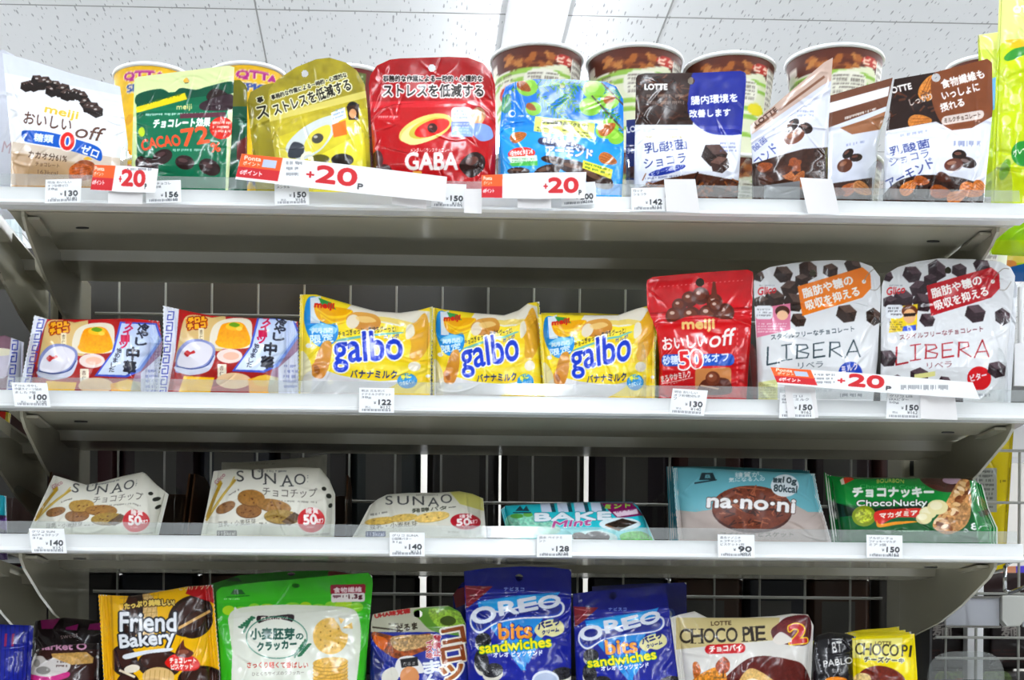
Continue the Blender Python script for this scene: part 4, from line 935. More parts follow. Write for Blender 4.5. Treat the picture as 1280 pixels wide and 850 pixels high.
B = Art(190, 372, 385, 510, '#a52a28', 32); dessert(B, 172, -6, 0)
B.poly([(202, 376), (224, 385), (219, 440), (206, 510), (190, 510), (200, 440)], '#eef0f8'); fret(B, 209, 388, 198, 496, 10, 8)
package('sweets_bag', 'red sweets bag with jelly picture, beside the first yellow candy bag', 'sweets bag', B, (192, 374), [(204, 382), (222, 386), (262, 394), (310, 397), (345, 398), (372, 402)], ZS2, YF, 11, 0, .016, 'pillow', left=[(204, 440)], seed=12, creases=26, fin=.09, zig=2.5)
A = Art(-60, 405, 40, 510, '#8d6f7c', 33); A.ell(0, 455, 16, 18, '#cfcad6'); A.ell(-2, 440, 20, 5, '#e9e4d0'); A.poly([(14, 420), (30, 418), (26, 510), (6, 510)], '#dfe0ec'); fret(A, 15, 424, 8, 500, 9, 5)
package('sweets_bag', 'sweets bag cut by the frame edge, behind the first clear divider', 'sweets bag', A, (-50, 28), [(-50, 425), (6, 419), (30, 428)], ZS2, YF + .03, 10, 0, .014, 'pillow', seed=13, creases=8)
# three yellow candy bags with blue lettering
def banana_art(seed, bg='#ecd63c'):
    A = Art(365, 360, 545, 512, bg, seed)
    A.poly([(440, 380), (545, 390), (545, 402), (500, 408), (470, 402), (430, 390)], '#ece6d8')
    for k in range(9): A.curve([(430, 400 + k * 11), (480, 396 + k * 12), (545, 412 + k * 10), (545, 417 + k * 10), (480, 402 + k * 12)], '#f3e27a' if k % 2 else '#e2bb1e', .45)
    A.curve([(380, 470), (400, 462), (430, 470), (470, 476), (500, 476), (470, 492), (430, 502), (380, 500)], '#e4e2e4'); A.curve([(376, 440), (390, 460), (386, 500), (374, 500)], '#ece8dc', .8)
    A.curve([(384, 374), (396, 371), (410, 380), (416, 395), (423, 412), (418, 428), (402, 434), (388, 424), (380, 400)], '#2b8fcf'); A.poly([(388, 372), (401, 370), (400, 404), (388, 404)], '#e3ecf2'); A.curve([(386, 412), (400, 404), (420, 410), (416, 418), (398, 414)], '#8fd0ee')
    A.t('期間', 390, 416, 416, 416, 6, '#d9eefa', .3); A.t('限定', 388, 429, 417, 427, 10, '#d9eefa', .4)
    A.curve([(393, 380), (408, 382), (440, 388), (432, 398), (408, 404), (396, 396)], '#e0a716')
    for k in range(4): A.curve([(394 + k * 3, 384 + k * 4), (410 + k * 3, 394 + k * 4), (430 + k * 2, 394 + k * 2.4), (440 - k * 2, 388 + k * 4), (430, 400 + k), (408, 402 + k)], '#f1cf3a' if k % 2 == 0 else '#d9a51a', .85)
    A.poly([(398, 372), (414, 378), (420, 387), (402, 382)], '#3b8a4c'); A.t('meiji', 393, 386, 417, 388, 8.5, '#c22a20', .6)
    A.curve([(433, 396), (445, 390), (468, 393), (476, 402), (470, 412), (448, 412), (436, 405)], '#d9a860', c2='#b98136'); A.ell(441, 402, 9, 8, '#e9ddc8', rot=-60); A.curve([(445, 396), (462, 396), (470, 402), (452, 403)], '#eccf92', .8)
    A.t('チョコぎゅっと、気持ちグーっと!', 423, 422, 495, 415, 7.5, '#33322c', .2, arc=2); A.curve([(424, 424), (460, 418), (500, 415), (500, 417), (460, 421), (424, 427)], '#5fb0c8', .8)
    A.t('galbo', 418, 465, 504, 460, 48, '#1c3fae', .9, ('#f4f2ea', 1.8), c2='#1a49c6')
    A.t('ガルボ', 480, 424, 499, 422, 4.5, '#3b57b0', .2)
    A.t('バナナミルク', 438, 472, 496, 473, 9.5, '#22306a', .3)
    A.curve([(396, 444), (404, 428), (414, 428), (413, 450), (404, 472), (390, 468)], '#cf9a4a', c2='#c78a3a'); A.ell(396, 462, 6, 9, '#c98a3c', rot=-20); A.ell(396, 462, 3.5, 6, '#9a5f22', rot=-20)
    A.ell(509, 476, 12.5, 9.5, '#2c93cc'); A.t('手に', 502, 475, 514, 472, 6, '#e9e03c', .4); A.t('つきにくい', 500, 482, 518, 479, 5, '#dff0f8', .3)
    A.curve([(508, 412), (520, 402), (532, 392), (538, 420), (532, 440), (520, 452), (512, 446), (514, 430)], '#d9a93a'); A.curve([(508, 408), (516, 406), (518, 418), (508, 424)], '#efe7d2'); A.ell(518, 458, 8, 6, '#f0e9da'); A.ell(413, 478, 4, 3, '#f3f0e6'); A.ell(386, 432, 4, 3, '#f3f0e6'); A.ell(535, 470, 3, 2, '#f3f0e6')
    A.poly([(537, 384), (545, 384), (545, 512), (538, 512)], '#b3a81e', .8); A.poly([(365, 360), (377, 366), (375, 512), (365, 512)], '#e3d348')
    return A
G1 = banana_art(34)
_, csG = package('candy_bag', 'yellow candy bag with blue lettering, first of three and upright on its side seam', 'candy bag', G1, (373, 538), [(375, 368), (395, 368), (440, 381), (470, 389), (500, 391), (522, 388), (541, 383)], ZS2, YF, 10, 0, .019, 'pillow', seed=14, creases=30, fin=.03, zig=2.2, group=None)
G2 = banana_art(34)
package('candy_bag', 'yellow candy bag with blue lettering, middle of three, raised corner beside its neighbour', 'candy bag', G2, (541, 682), [(540, 384), (556, 387), (590, 391), (630, 394), (648, 388), (660, 379), (674, 377)], ZS2, YF + .006, 10, 0, .019, 'pillow', right=[(677, 430), (682, 475)], seed=15, creases=30, fin=.03, zig=2.2, ref=csG)
G3 = banana_art(34)
package('candy_bag', 'yellow candy bag with blue lettering, beside the red pouch', 'candy bag', G3, (681, 819), [(673, 393), (700, 393), (740, 394), (772, 394), (795, 386), (819, 380)], ZS2, YF, 10, 0, .018, 'pillow', left=[(676, 440)], right=[(822, 400), (819, 440)], seed=16, creases=30, fin=.03, zig=2.2, ref=csG)
A = Art(540, 370, 850, 512, '#ece0b8', 4); A.poly([(540, 370), (850, 370), (850, 512), (540, 512)], '#e3d04c', tex=.2, cell=12)
package('candy_bag', 'yellow candy bag lying behind the third one, only its upper edge showing', 'candy bag', A, (690, 830), [(676, 391), (730, 391), (775, 393), (800, 396), (826, 402)], ZS2, YF + .045, 10, 0, .012, 'pillow', seed=17, creases=8)
# red pouch
A = Art(795, 330, 950, 515, '#b8161e', 35)
A.poly([(795, 330), (950, 330), (950, 402), (795, 402)], '#c4202a', tex=.05, cell=10)
A.line([(812, 392), (945, 384)], 2.2, '#a01018'); A.line([(812, 396), (945, 388)], 1, '#e06a6c')
for x, y in [(825, 360), (930, 350)]: pass
for i in range(20): A.poly([(824 + i * 5.4, 358 - i * .42), (826 + i * 5.4, 357.8 - i * .42), (826 + i * 5.4, 358.8 - i * .42), (824 + i * 5.4, 359 - i * .42)], '#e8888a')
for x, y, r in ((862, 374, 10), (876, 370, 11), (849, 382, 9), (893, 377, 10), (843, 395, 11), (864, 395, 12), (885, 393, 12), (906, 391, 12), (895, 383, 9)): ball(A, x, y, r, '#5b2a1b', '#9a5a40')
A.poly([(891, 352), (894, 352), (897, 372), (888, 374)], '#6d3626')
A.curve([(822, 404), (842, 402), (858, 396), (880, 394), (905, 399), (932, 398), (940, 400), (940, 420), (822, 420)], '#c01c24')
A.t('meiji', 853, 415, 893, 414, 15, '#ecc98a', .9)
A.t('おいしい', 829, 438, 884, 433, 16, '#f7efec', .5); A.t('off', 886, 435, 918, 430, 20, '#f7efec', .3, sh=5)
A.rr(827, 443, 918, 458, 6, '#1f56ae', skew=1); A.t('砂糖', 829, 456, 848, 455, 11, '#dfe8f8', .4); A.t('50', 850, 461, 878, 459, 21, '#c8242a', .9, ('#f8f1ee', 1.9)); A.t('%オフ', 881, 453, 911, 451, 10, '#e3ebfa', .35)
A.t('まろやかミルク', 827, 478, 864, 471, 8, '#f5e8e4', .35); A.t('チョコレート', 833, 482, 856, 477, 4, '#f1dcd6', .1); A.line([(827, 480), (866, 472)], .8, '#f1dcd6')
A.rr(869, 461, 914, 494, 4, '#c58a58', skew=2); A.curve([(872, 486), (880, 475), (900, 472), (912, 476), (912, 492), (872, 493)], '#5a2a1c'); ball(A, 891, 473, 9, '#6b3624', '#b07a5c'); A.line([(876, 482), (898, 486)], 2, '#c9a890')
for i in range(12): A.poly([(921 - i * .1, 410 + i * 6), (922.4, 410 + i * 6), (922.4, 413 + i * 6), (921, 413 + i * 6)], '#d9686a')
package('snack_pouch', 'bright red chocolate ball pouch with a blue band, between yellow bags and white pouches', 'snack pouch', A, (823, 932), [(808, 356), (809, 350), (816, 346), (860, 342), (900, 339), (935, 337), (941, 340), (942, 347)], ZS2, YF + .004, 5, 0, .014, seed=18, left=[(824, 450), (821, 415), (809, 385)], right=[(938, 430)], hole=(875, 353, 5.2), creases=24, header=.66)
# two white pouches with tags
def style_art(seed, tagc, dx, L, disc, disctxt, panel):
    A = Art(935 + dx, 318, 1108 + dx, 518, '#e3e4e6', seed)
    X = lambda x: x + dx
    for x, y, r, a in ((979, 343, 11, 20), (1010, 338, 12, 60), (1038, 338, 9, 5), (1066, 332, 10, 40), (970, 343, 0.1, 0), (988, 361, 11, -20), (1002, 350, 8, 0), (968, 374, 12, 10), (992, 378, 12, 30), (952, 378, 9, 0), (998, 400, 9, 20), (1058, 392, 12, 15), (948, 345, 7, 40), (1092, 396, 10, 60)):
        if r > 1: choc(A, X(x), y, r, a, '#33242a' if dx else '#352722', '#55444a' if dx else '#5c4a43')
    A.t('Glico', X(947), 369, X(970), 366, 9, '#c0343c', .35, sh=2); A.tiny(X(949), 356, X(968), 359, 1, '#8d8f96', .7)
    if dx: A.poly([(X(955), 384), (X(986), 380), (X(985), 412), (X(950), 416)], '#e3c92a'); A.rr(X(946), 381, X(968), 398, 4, '#eef0f4'); A.tiny(X(949), 384, X(966), 396, 3, '#4a4a52', .8); A.tiny(X(951), 402, X(968), 414, 4, '#6d5a10', .8); A.ell(X(976), 389, 10, 8, '#6a3a20'); A.ell(X(976), 395, 8, 9, '#e6b98e'); A.poly([(X(968), 392), (X(984), 391), (X(983), 395), (X(969), 396)], '#2a1c18'); A.poly([(X(968), 408), (X(984), 406), (X(984), 413), (X(967), 414)], '#3a5ac0')
    else: A.poly([(X(944), 386), (X(988), 379), (X(988), 412), (X(946), 422)], '#d98aa4'); A.rr(X(944), 382, X(966), 399, 4, '#eef0f4'); A.tiny(X(946), 386, X(964), 397, 3, '#8a8a92', .8); A.tiny(X(947), 404, X(984), 417, 4, '#f3dfe6', .8); A.ell(X(978), 389, 9, 7, '#4a2a20'); A.ell(X(978), 394, 7, 6, '#ecc6a8')
    A.poly([(X(997), 358 + (0 if not dx else -1)), (X(1078), 334), (X(1088), 342), (X(1089), 360), (X(1078), 372), (X(1003), 395)], tagc)
    A.t('脂肪や糖の', X(1005), 373, X(1067), 355, 12, '#faf6f2', .5); A.t('吸収を抑える', X(1009), 388, X(1075), 369, 12, '#faf6f2', .5)
    A.ell(X(1080), 352, 2.6, 2.6, '#f3ece6'); A.line([(X(1080), 352), (X(1084), 344), (X(1093), 336), (X(1100), 336)], .9, '#8d8478', smooth=True); A.line([(X(1088), 362), (X(1096), 362), (X(1103), 352)], .9, '#a09a90', smooth=True)
    A.t('スタイルフリーなチョコレート', X(964), 425, X(1068), 414, 6.5, L[1], .15)
    for ch, x0, x1 in (('L', 958, 972), ('I', 979, 987), ('B', 994, 1010), ('E', 1015, 1030), ('R', 1036, 1051), ('A', 1054, 1075)):
        pass
    def stroke(pts, w=2.2): A.line([(X(x), y) for x, y in pts], w, L[0])
    stroke([(960, 434), (959, 456), (974, 453)]); stroke([(977, 432), (990, 430)], 1.4); stroke([(983, 431), (983, 450)]); stroke([(977, 451), (990, 449)], 1.4)
    stroke([(997, 431), (996, 448)]); stroke([(995, 431), (1008, 431), (1010, 435), (998, 439), (1011, 442), (1009, 447), (995, 448)], 1.5)
    stroke([(1017, 430), (1017, 447), (1031, 445)]); stroke([(1017, 430), (1030, 428)], 1.5); stroke([(1018, 438), (1028, 437)], 1.5)
    stroke([(1038, 428), (1037, 446)]); stroke([(1037, 428), (1049, 428), (1050, 433), (1039, 437), (1053, 446)], 1.5)
    stroke([(1057, 447), (1067, 425), (1075, 446)], 1.8); stroke([(1061, 440), (1073, 439)], 1.4)
    A.t('リベラ', X(998), 461, X(1029), 459, 7.5, L[1], .1)
    A.ell(X(1063), 473 if dx else 467, 15, 15, disc); A.t(disctxt, X(1053), 477 if dx else 466, X(1073), 472 if dx else 461, 8, '#f4eaec', .4)
    if not dx: A.poly([(X(948), 478), (X(972), 474), (X(972), 502), (X(948), 504)], '#dfe0a8'); A.tiny(X(950), 480, X(970), 500, 6, '#9aa070', .6)
    else:
        for x, y, r, a in ((948, 448, 11, 20), (988, 470, 11, 0), (1085, 462, 11, 10), (960, 476, 8, 0), (1020, 478, 8, 30), (1034, 500, 9, 0)): choc(A, X(x), y, r, a, '#33242a', '#5a4a50')
        A.poly([(X(982), 468), (X(1008), 464), (X(1008), 470), (X(982), 474)], '#e4e0a0')
    A.tiny(X(1049), 492, X(1077), 499, 1, '#6d7078', .8); A.tiny(X(975), 486, X(1040), 494, 1, '#a5a8b0', .4)
    return A
LA = style_art(36, '#e08430', 0, ('#33444c', '#47525a'), '#2448a8', 'ミルク', '#d98aa4')
package('snack_pouch', 'white cube chocolate pouch with an orange tag print', 'snack pouch', LA, (948, 1090), [(942, 352), (946, 342), (962, 334), (990, 329), (1020, 326), (1047, 325), (1072, 326.5), (1090, 333), (1100, 346)], ZS2, YF, 6, 0, .015, seed=19, left=[(946, 450)], right=[(1101, 370), (1097, 450)], hole=(1016, 341, 4), creases=26, header=.72)
LB = style_art(37, '#a81c28', 161, ('#9c2430', '#7a4048'), '#c0242c', 'ビター', '#e3c92a')
package('snack_pouch', 'white cube chocolate pouch with a dark red tag print', 'snack pouch', LB, (1100, 1254), [(1102, 358), (1107, 343), (1122, 334), (1145, 327), (1173, 323), (1215, 324), (1250, 327), (1263, 334), (1269, 345)], ZS2, YF, 6, 0, .015, seed=20, left=[(1101, 430)], right=[(1266, 375), (1258, 450)], hole=(1185, 338, 4.2), creases=26, header=.72)
A = Art(1105, 325, 1280, 518, '#d5d7db', 6); A.rr(1262, 352, 1271, 372, 2, '#b9bcc2')
package('snack_pouch', 'white pouch behind the red tagged one, only a sliver past its side', 'snack pouch', A, (1120, 1262), [(1125, 350), (1200, 345), (1268, 350), (1272, 360)], ZS2, YF + .03, 7, 0, .01, seed=81, creases=6)

# ================================================================== THIRD SHELF: cookie bags
YF = 1.440
def grain_art(seed, reg, title, tx):
    """cream cookie bag print, drawn in the frame of the second bag"""
    A = Art(240, 568, 430, 690, '#dedcd2', seed)
    A.poly([(240, 655), (430, 660), (430, 690), (240, 690)], '#cfd0c0', .8)
    A.line([(258, 650), (278, 620), (294, 600)], 3, '#b59a4a', smooth=True); A.line([(264, 640), (284, 612), (293, 596)], 1.4, '#cdb568', smooth=True); A.line([(259, 646), (268, 622), (276, 604)], 4, '#a88a2c', smooth=True); A.line([(272, 606), (276, 602)], 3, '#b89c3a')
    A.t('Glico', 271, 606, 282, 594, 5, '#a05060', .1)
    for ch, x, y in (('S', 296, 602), ('U', 315, 599.5), ('N', 331, 605), ('A', 352, 607.5), ('O', 368, 606)):
        A.t(ch, x, y, x + (9 if ch == 'S' else 14), y - .3, 13.5, '#3a3c3e', .05)
    A.line([(329, 605), (333, 605)], 1, '#3a3c3e'); A.line([(350, 607.5), (355, 607.5)], 1, '#3a3c3e'); A.line([(361, 607.5), (367, 607.5)], 1, '#3a3c3e'); A.line([(313, 586.5), (318, 586.5)], 1, '#3a3c3e'); A.line([(324, 586.5), (329, 586.5)], 1, '#3a3c3e')
    A.tiny(322, 588, 360, 592, 1, '#55575a', .7); A.tiny(384, 594, 386, 604, 4, '#55575a', .6)
    A.t(title, tx, 619, tx + 68, 621, 11, '#55504a', .12, arc=-2); A.tiny(346, 625, 396, 629, 1, '#6d6a62', .6, -2)
    A.ell(293, 620, 10, 4, '#e6e4da', rot=-38); A.tiny(286, 618, 299, 622, 1, '#5f5c54', .7, 8)
    cookie(A, 282, 634, 13, 6, -25, '#8a6642', '#6a4a2c'); cookie(A, 311, 638, 16, 9, 0, '#87623c', '#5f4024'); cookie(A, 314, 622, 17, 10, 4, '#96703f' if reg == 0 else '#a88a50', '#6d4c2a'); cookie(A, 342, 632, 22, 8, 10, '#967244', '#6a4c2c'); cookie(A, 352, 646, 22, 9, 4, '#9b8248', '#5f4a2c'); A.poly([(352, 652), (368, 640), (378, 646), (362, 657)], '#5a4630', tex=.3)
    A.ell(389, 651, 17.5, 16, '#d8d2c8'); A.ell(389, 650, 17, 15.5, '#b41c28'); A.t('糖質', 382, 642, 398, 642, 7, '#f3e4e2', .3); A.t('50', 380, 656, 396, 655, 12, '#f8f0ee', .8); A.t('%オフ', 396, 654, 404, 654, 6, '#f8f0ee', .3); A.tiny(383, 658, 397, 662, 1, '#f0d8d6', .7)
    A.t('豆乳・小麦胚芽', 273, 659, 320, 655, 7, '#5d5a52', .1); A.tiny(322, 653, 334, 657, 1, '#5d5a52', .7)
    A.rr(271, 663, 296, 670, 1, '#53504a'); A.t('115kcal', 273, 669, 294, 669, 4.5, '#e6e4dc', .2); A.tiny(274, 671, 330, 674, 1, '#7d7a72', .6); A.tiny(380, 668, 412, 672, 1, '#7d7a72', .6, 2)
    for x, y, rx, ry in ((405, 611, 3, 2.5), (411, 620, 3.5, 3), (413, 632, 2.4, 3)): A.ell(x, y, rx, ry, '#24261e', rot=30)
    return A
T1 = grain_art(38, 1, 'チョコチップ', 328); T2 = grain_art(39, 0, 'チョコチップ', 328)
_, csS = package('cookie_bag', 'cream cookie bag with wheat ears and red disc, in the middle of the brown trays', 'cookie bag', T2, (249, 417), [(267, 589), (290, 586), (316, 587), (340, 585), (375, 584), (400, 585), (412, 600), (419, 618)], ZS3, YF, 24, 0, .017, 'pillow', seed=21, creases=22, left=[(259, 632)], right=[(419, 650)], fin=.035, m='satin_film')
package('cookie_bag', 'cream cookie bag with a sagging upper edge, next to the shelf bracket', 'cookie bag', T1, (30, 196), [(67, 594), (84, 599), (108, 606), (128, 602), (154, 595), (178, 590), (182, 592), (196, 606), (211, 618)], ZS3, YF, 24, 0, .017, 'pillow', seed=22, creases=22, left=[(48, 635)], right=[(203, 650)], fin=.035, ref=csS, m='satin_film')
A = Art(240, 560, 430, 690, '#b9b8b0', 5); A.tiny(310, 579, 345, 582, 1, '#7a7872', .5)
package('cookie_bag', 'crumpled cream cookie bag lying behind the middle cream one', 'cookie bag', A, (272, 405), [(277, 578), (300, 578), (330, 576), (380, 572), (409, 568)], ZS3 + .0024, YF + .045, 24, 0, .012, 'pillow', seed=23, creases=12, m='satin_film')
A = Art(428, 605, 620, 690, '#d9d7cc', 40)
A.poly([(560, 612), (610, 616), (610, 640), (575, 630)], '#c9c47a'); A.poly([(428, 660), (620, 660), (620, 690), (428, 690)], '#cfcfc4')
for ch, x, y in (('S', 482, 631), ('U', 497, 631), ('N', 516, 631.5), ('A', 535, 633), ('O', 551, 629)): A.t(ch, x, y, x + (9 if ch == 'S' else 14), y - .3, 11, '#35383a', .1)
A.t('発酵バター', 515, 641, 570, 636, 5, '#4a4c40', .15); A.tiny(520, 618, 548, 621, 1, '#6a6a62', .6); A.ell(473, 645, 14, 4.5, '#e4e2d8', rot=-8); A.tiny(463, 642, 484, 647, 1, '#5a5852', .7, 3)
cookie(A, 476, 651, 20, 4.5, -6, '#c9ad66', '#a08444', 2); cookie(A, 504, 647, 18, 4.5, -6, '#d0b56e', '#a98c4c', 2); cookie(A, 540, 646, 22, 6, -8, '#e0c47e', '#b89a58', 3)
A.ell(582, 652, 19, 10, '#a81e30', rot=4); A.t('糖質', 574, 648, 590, 648, 5, '#f3e4e2', .2); A.t('50', 571, 657, 588, 656, 8, '#f8f0ee', .7); A.t('%オフ', 588, 655, 597, 654, 5, '#f8f0ee', .25)
A.t('豆乳・小麦胚芽', 462, 662, 522, 657, 6, '#55524a', .1); A.rr(457, 664, 482, 671, 1, '#3a4468'); A.t('113kcal', 459, 670, 480, 670, 4.5, '#e2e4ee', .2); A.tiny(458, 672, 520, 676, 1, '#7d7a72', .6); A.tiny(560, 664, 600, 668, 1, '#8d8a80', .6)
package('cookie_bag', 'flat cream cookie bag with a yellow corner, lying low beside the mint bag', 'cookie bag', A, (436, 609), [(462, 632), (472, 624), (484, 618), (510, 616), (545, 616), (574, 614), (590, 617), (604, 623)], ZS3 + .002, YF, 40, 0, .014, 'pillow', seed=24, creases=18, left=[(450, 655)], right=[(607, 660)], fin=.035, m='satin_film')
# mint bag
A = Art(618, 618, 830, 690, '#36b8c4', 41)
A.poly([(618, 664), (830, 660), (830, 690), (618, 690)], '#7fd8dc'); A.curve([(632, 648), (650, 642), (680, 648), (700, 660), (690, 668), (640, 666)], '#8fc9b4', tex=.25, cell=3)
for k in range(6): A.line([(636 + k * 10, 650 + k), (646 + k * 11, 662)], 1, '#c9e6da', .7)
A.ell(646, 645, 8, 3, '#5a9a4a'); A.ell(660, 643, 6, 3, '#6daa56')
A.poly([(641, 640), (664, 640), (664, 641.5), (641, 641.5)], '#1d4a56'); A.poly([(644, 639), (650, 632), (654, 637), (658, 632), (662, 639)], '#1d4a56')
for k in range(4): A.poly([(675 + 21 * k, 628), (687 + 21 * k, 628), (690 + 21 * k, 640), (677 + 21 * k, 640)], '#cfd9ea'); A.poly([(687 + 21 * k, 628), (692 + 21 * k, 628), (695 + 21 * k, 640), (690 + 21 * k, 640)], '#23525e')
A.t('BAKE', 669, 651, 764, 649, 9, '#e9eef4', 1.0, ('#2a7f8e', .7)); A.t('Mint', 690, 660, 738, 656, 8, '#b05a90', .5, ('#e9f4f4', .6), sh=3)
A.poly([(750, 628), (790, 628), (804, 644), (772, 648)], '#7d1f5c'); A.t('ミント', 756, 636, 788, 634, 5, '#9ed05a', .3); A.poly([(766, 640), (796, 636), (798, 642), (772, 646)], '#e9d7e4'); A.tiny(770, 638, 794, 643, 1, '#8a3a6a', .7, 3)
A.ell(775, 655, 26, 8, '#dfeef2'); A.poly([(757, 655), (778, 648), (797, 653), (776, 662)], '#30241f'); A.poly([(757, 655), (776, 662), (774, 664), (756, 657)], '#7a5a44')
A.ell(742, 673, 30, 10, '#d6f0ee'); A.curve([(732, 668), (748, 664), (762, 670), (755, 680), (738, 679)], '#3a2c2a'); A.curve([(716, 668), (728, 666), (736, 676), (722, 682)], '#54443e'); A.curve([(776, 668), (800, 664), (816, 674), (800, 682), (780, 678)], '#5fb84a', tex=.3); A.tiny(740, 663, 800, 666, 1, '#dff3f4', .6)
package('cookie_bag', 'turquoise mint cookie bag lying flat', 'cookie bag', A, (639, 821), [(626, 637), (632, 632), (680, 629), (740, 627), (790, 627), (797, 632), (806, 648)], ZS3 + .003, YF, 42, 0, .016, 'bar', seed=25, creases=16, left=[(632, 660)], right=[(815, 668)], fin=.03)
# round cookie bag in blue and grey
A = Art(830, 578, 1048, 692, '#b7aba6', 42)
A.poly([(830, 578), (1048, 578), (1048, 640), (1010, 640), (985, 626), (950, 624), (905, 634), (870, 640), (830, 636)], '#6fa9b4', c2='#7ab4be')
A.tiny(870, 636, 1010, 642, 1, '#b7aba6', .2)
A.poly([(874, 600), (877, 591), (891, 591), (895, 600)], '#24323a'); A.poly([(868, 603), (896, 599), (896, 600.5), (868, 605)], '#24323a'); A.t('森', 881, 598, 888, 598, 5, '#7fb4be', .2)
A.t('糖質が、', 919, 597, 953, 596, 6.5, '#dfeaec', .15); A.t('気になる人の', 911, 602.5, 956, 601, 5.2, '#dfeaec', .15)
cookie(A, 940, 635, 50, 28, 2, '#6d3a28', '#43201a', 0)
rg = A.rng
for i in range(70):
    a = rg.uniform(0, 6.28); q = math.sqrt(rg.random()) * .9; x, y = 940 + q * 49 * math.cos(a), 634 + q * 27 * math.sin(a)
    A.line([(x, y), (x + rg.normal() * 5, y + rg.normal() * 3), (x + rg.normal() * 7, y + rg.normal() * 4)], 1.5, '#351711' if i % 2 else '#a0644a', .9)
A.ell(981, 607, 17.5, 14, '#dfe6ea'); A.t('糖質', 966, 603, 977, 604, 6, '#35484e', .25); A.t('10g', 978, 605, 995, 607, 9, '#35484e', .4); A.t('80kcal', 967, 614, 996, 616, 8.5, '#35484e', .4)
A.t('na·no·ni', 884, 634, 993, 641, 15.5, '#f1efef', 1.0, ('#5f453e', .9), arc=1.5)
A.t('アイシングビスケット', 900, 671, 992, 671, 6, '#6f6864', .15)
NA = A
A2 = Art(825, 578, 1048, 692, '#4a8a98', 43)
package('cookie_bag', 'teal cookie bag hidden behind the round cookie one, its side fin showing', 'cookie bag', A2, (838, 1015), [(833, 583), (900, 583), (1012, 588)], ZS3, YF + .03, 18, 0, .01, 'pillow', seed=82, creases=6, m='satin_film')
package('cookie_bag', 'blue and grey bag with one big brown cookie printed on it', 'cookie bag', NA, (849, 1042), [(841, 585), (860, 584), (930, 588), (1018, 592)], ZS3, YF, 18, 0, .015, 'pillow', seed=26, creases=14, left=[(844, 630)], right=[(1024, 625), (1033, 655)], fin=.03, zig=2.2, m='satin_film')
# green cookie bag
A = Art(1022, 585, 1262, 688, '#15803a', 44)
A.poly([(1022, 625), (1080, 634), (1170, 630), (1262, 640), (1262, 688), (1022, 688)], '#14562c'); A.poly([(1022, 622), (1070, 636), (1120, 634), (1180, 626), (1180, 632), (1120, 642), (1050, 646), (1022, 640)], '#122a1c')
A.poly([(1053, 598), (1062, 594), (1068, 599), (1054, 606)], '#c23a22'); A.poly([(1050, 600), (1054, 597), (1056, 605), (1052, 606)], '#e9e3d0')
A.t('BOURBON', 1096, 604, 1130, 604, 4.6, '#b9c46a', .15, arc=1); A.t('Chocolate Cookie', 1075, 610, 1156, 611, 4.6, '#58b870', .1)
A.t('チョコナッキー', 1066, 621, 1167, 621, 11.5, '#f4f7f4', .8); A.t('ChocoNucky', 1071, 635, 1159, 634, 9.5, '#f4f7f4', .45, ('#12301e', .8))
A.ell(1080, 645, 15, 13, '#7a8a1e'); A.ell(1080, 645, 11, 9, '#a8b040', tex=.4, cell=2)
A.curve([(1094, 640), (1125, 636), (1155, 636), (1150, 646), (1120, 647), (1098, 656)], '#c23024'); A.t('マカダミア', 1100, 648, 1147, 644, 6.5, '#f6ece0', .45); A.curve([(1096, 650), (1100, 655), (1120, 652), (1148, 652), (1120, 656), (1098, 659)], '#d9972c')
A.curve([(1150, 598), (1165, 594), (1190, 596), (1215, 598), (1210, 612), (1180, 615), (1160, 608)], '#4a2a24'); A.ell(1190, 600, 12, 5, '#b9a0b0')
A.curve([(1188, 618), (1196, 604), (1202, 599), (1212, 601), (1217, 612), (1214, 632), (1212, 648), (1204, 660), (1186, 668), (1172, 664), (1166, 655), (1176, 640)], '#b98e62', tex=.35, cell=3)
for i in range(34):
    t = i / 33; x = 1208 - 34 * t + rg.normal() * 5; y = 604 + 56 * t + rg.normal() * 3
    A.ell(x, y, 5, 2.5, rg.choice(['#d9b88c', '#8a5a3a', '#c9a070', '#ead2b0', '#6d4228']), rot=rg.uniform(-60, 60))
for x, y, r in ((1160, 641, 11), (1172, 634, 13), (1155, 648, 10)): A.ell(x, y, r, r * .72, '#e6dcb0'); A.ell(x - 2, y - 2, r * .6, r * .4, '#f3edd2', .8)
A.tiny(1121, 663, 1161, 666, 1, '#d9ead9', .8); A.t('8', 1214, 662, 1222, 662, 8, '#f2f5f2', .5)
A.poly([(1212, 600), (1230, 604), (1262, 670), (1262, 688), (1226, 688), (1216, 640)], '#0f7a38'); A.poly([(1222, 640), (1242, 634), (1246, 640), (1226, 646)], '#1c2a20')
package('cookie_bag', 'dark green cookie bag with nuts and pale lettering, at the shelf end', 'cookie bag', A, (1042, 1247), [(1030, 590), (1036, 594), (1075, 597), (1140, 597), (1214, 598), (1228, 606)], ZS3, YF, 26, 0, .017, 'bar', seed=27, creases=16, left=[(1034, 630)], right=[(1236, 636), (1247, 660)], fin=.05)
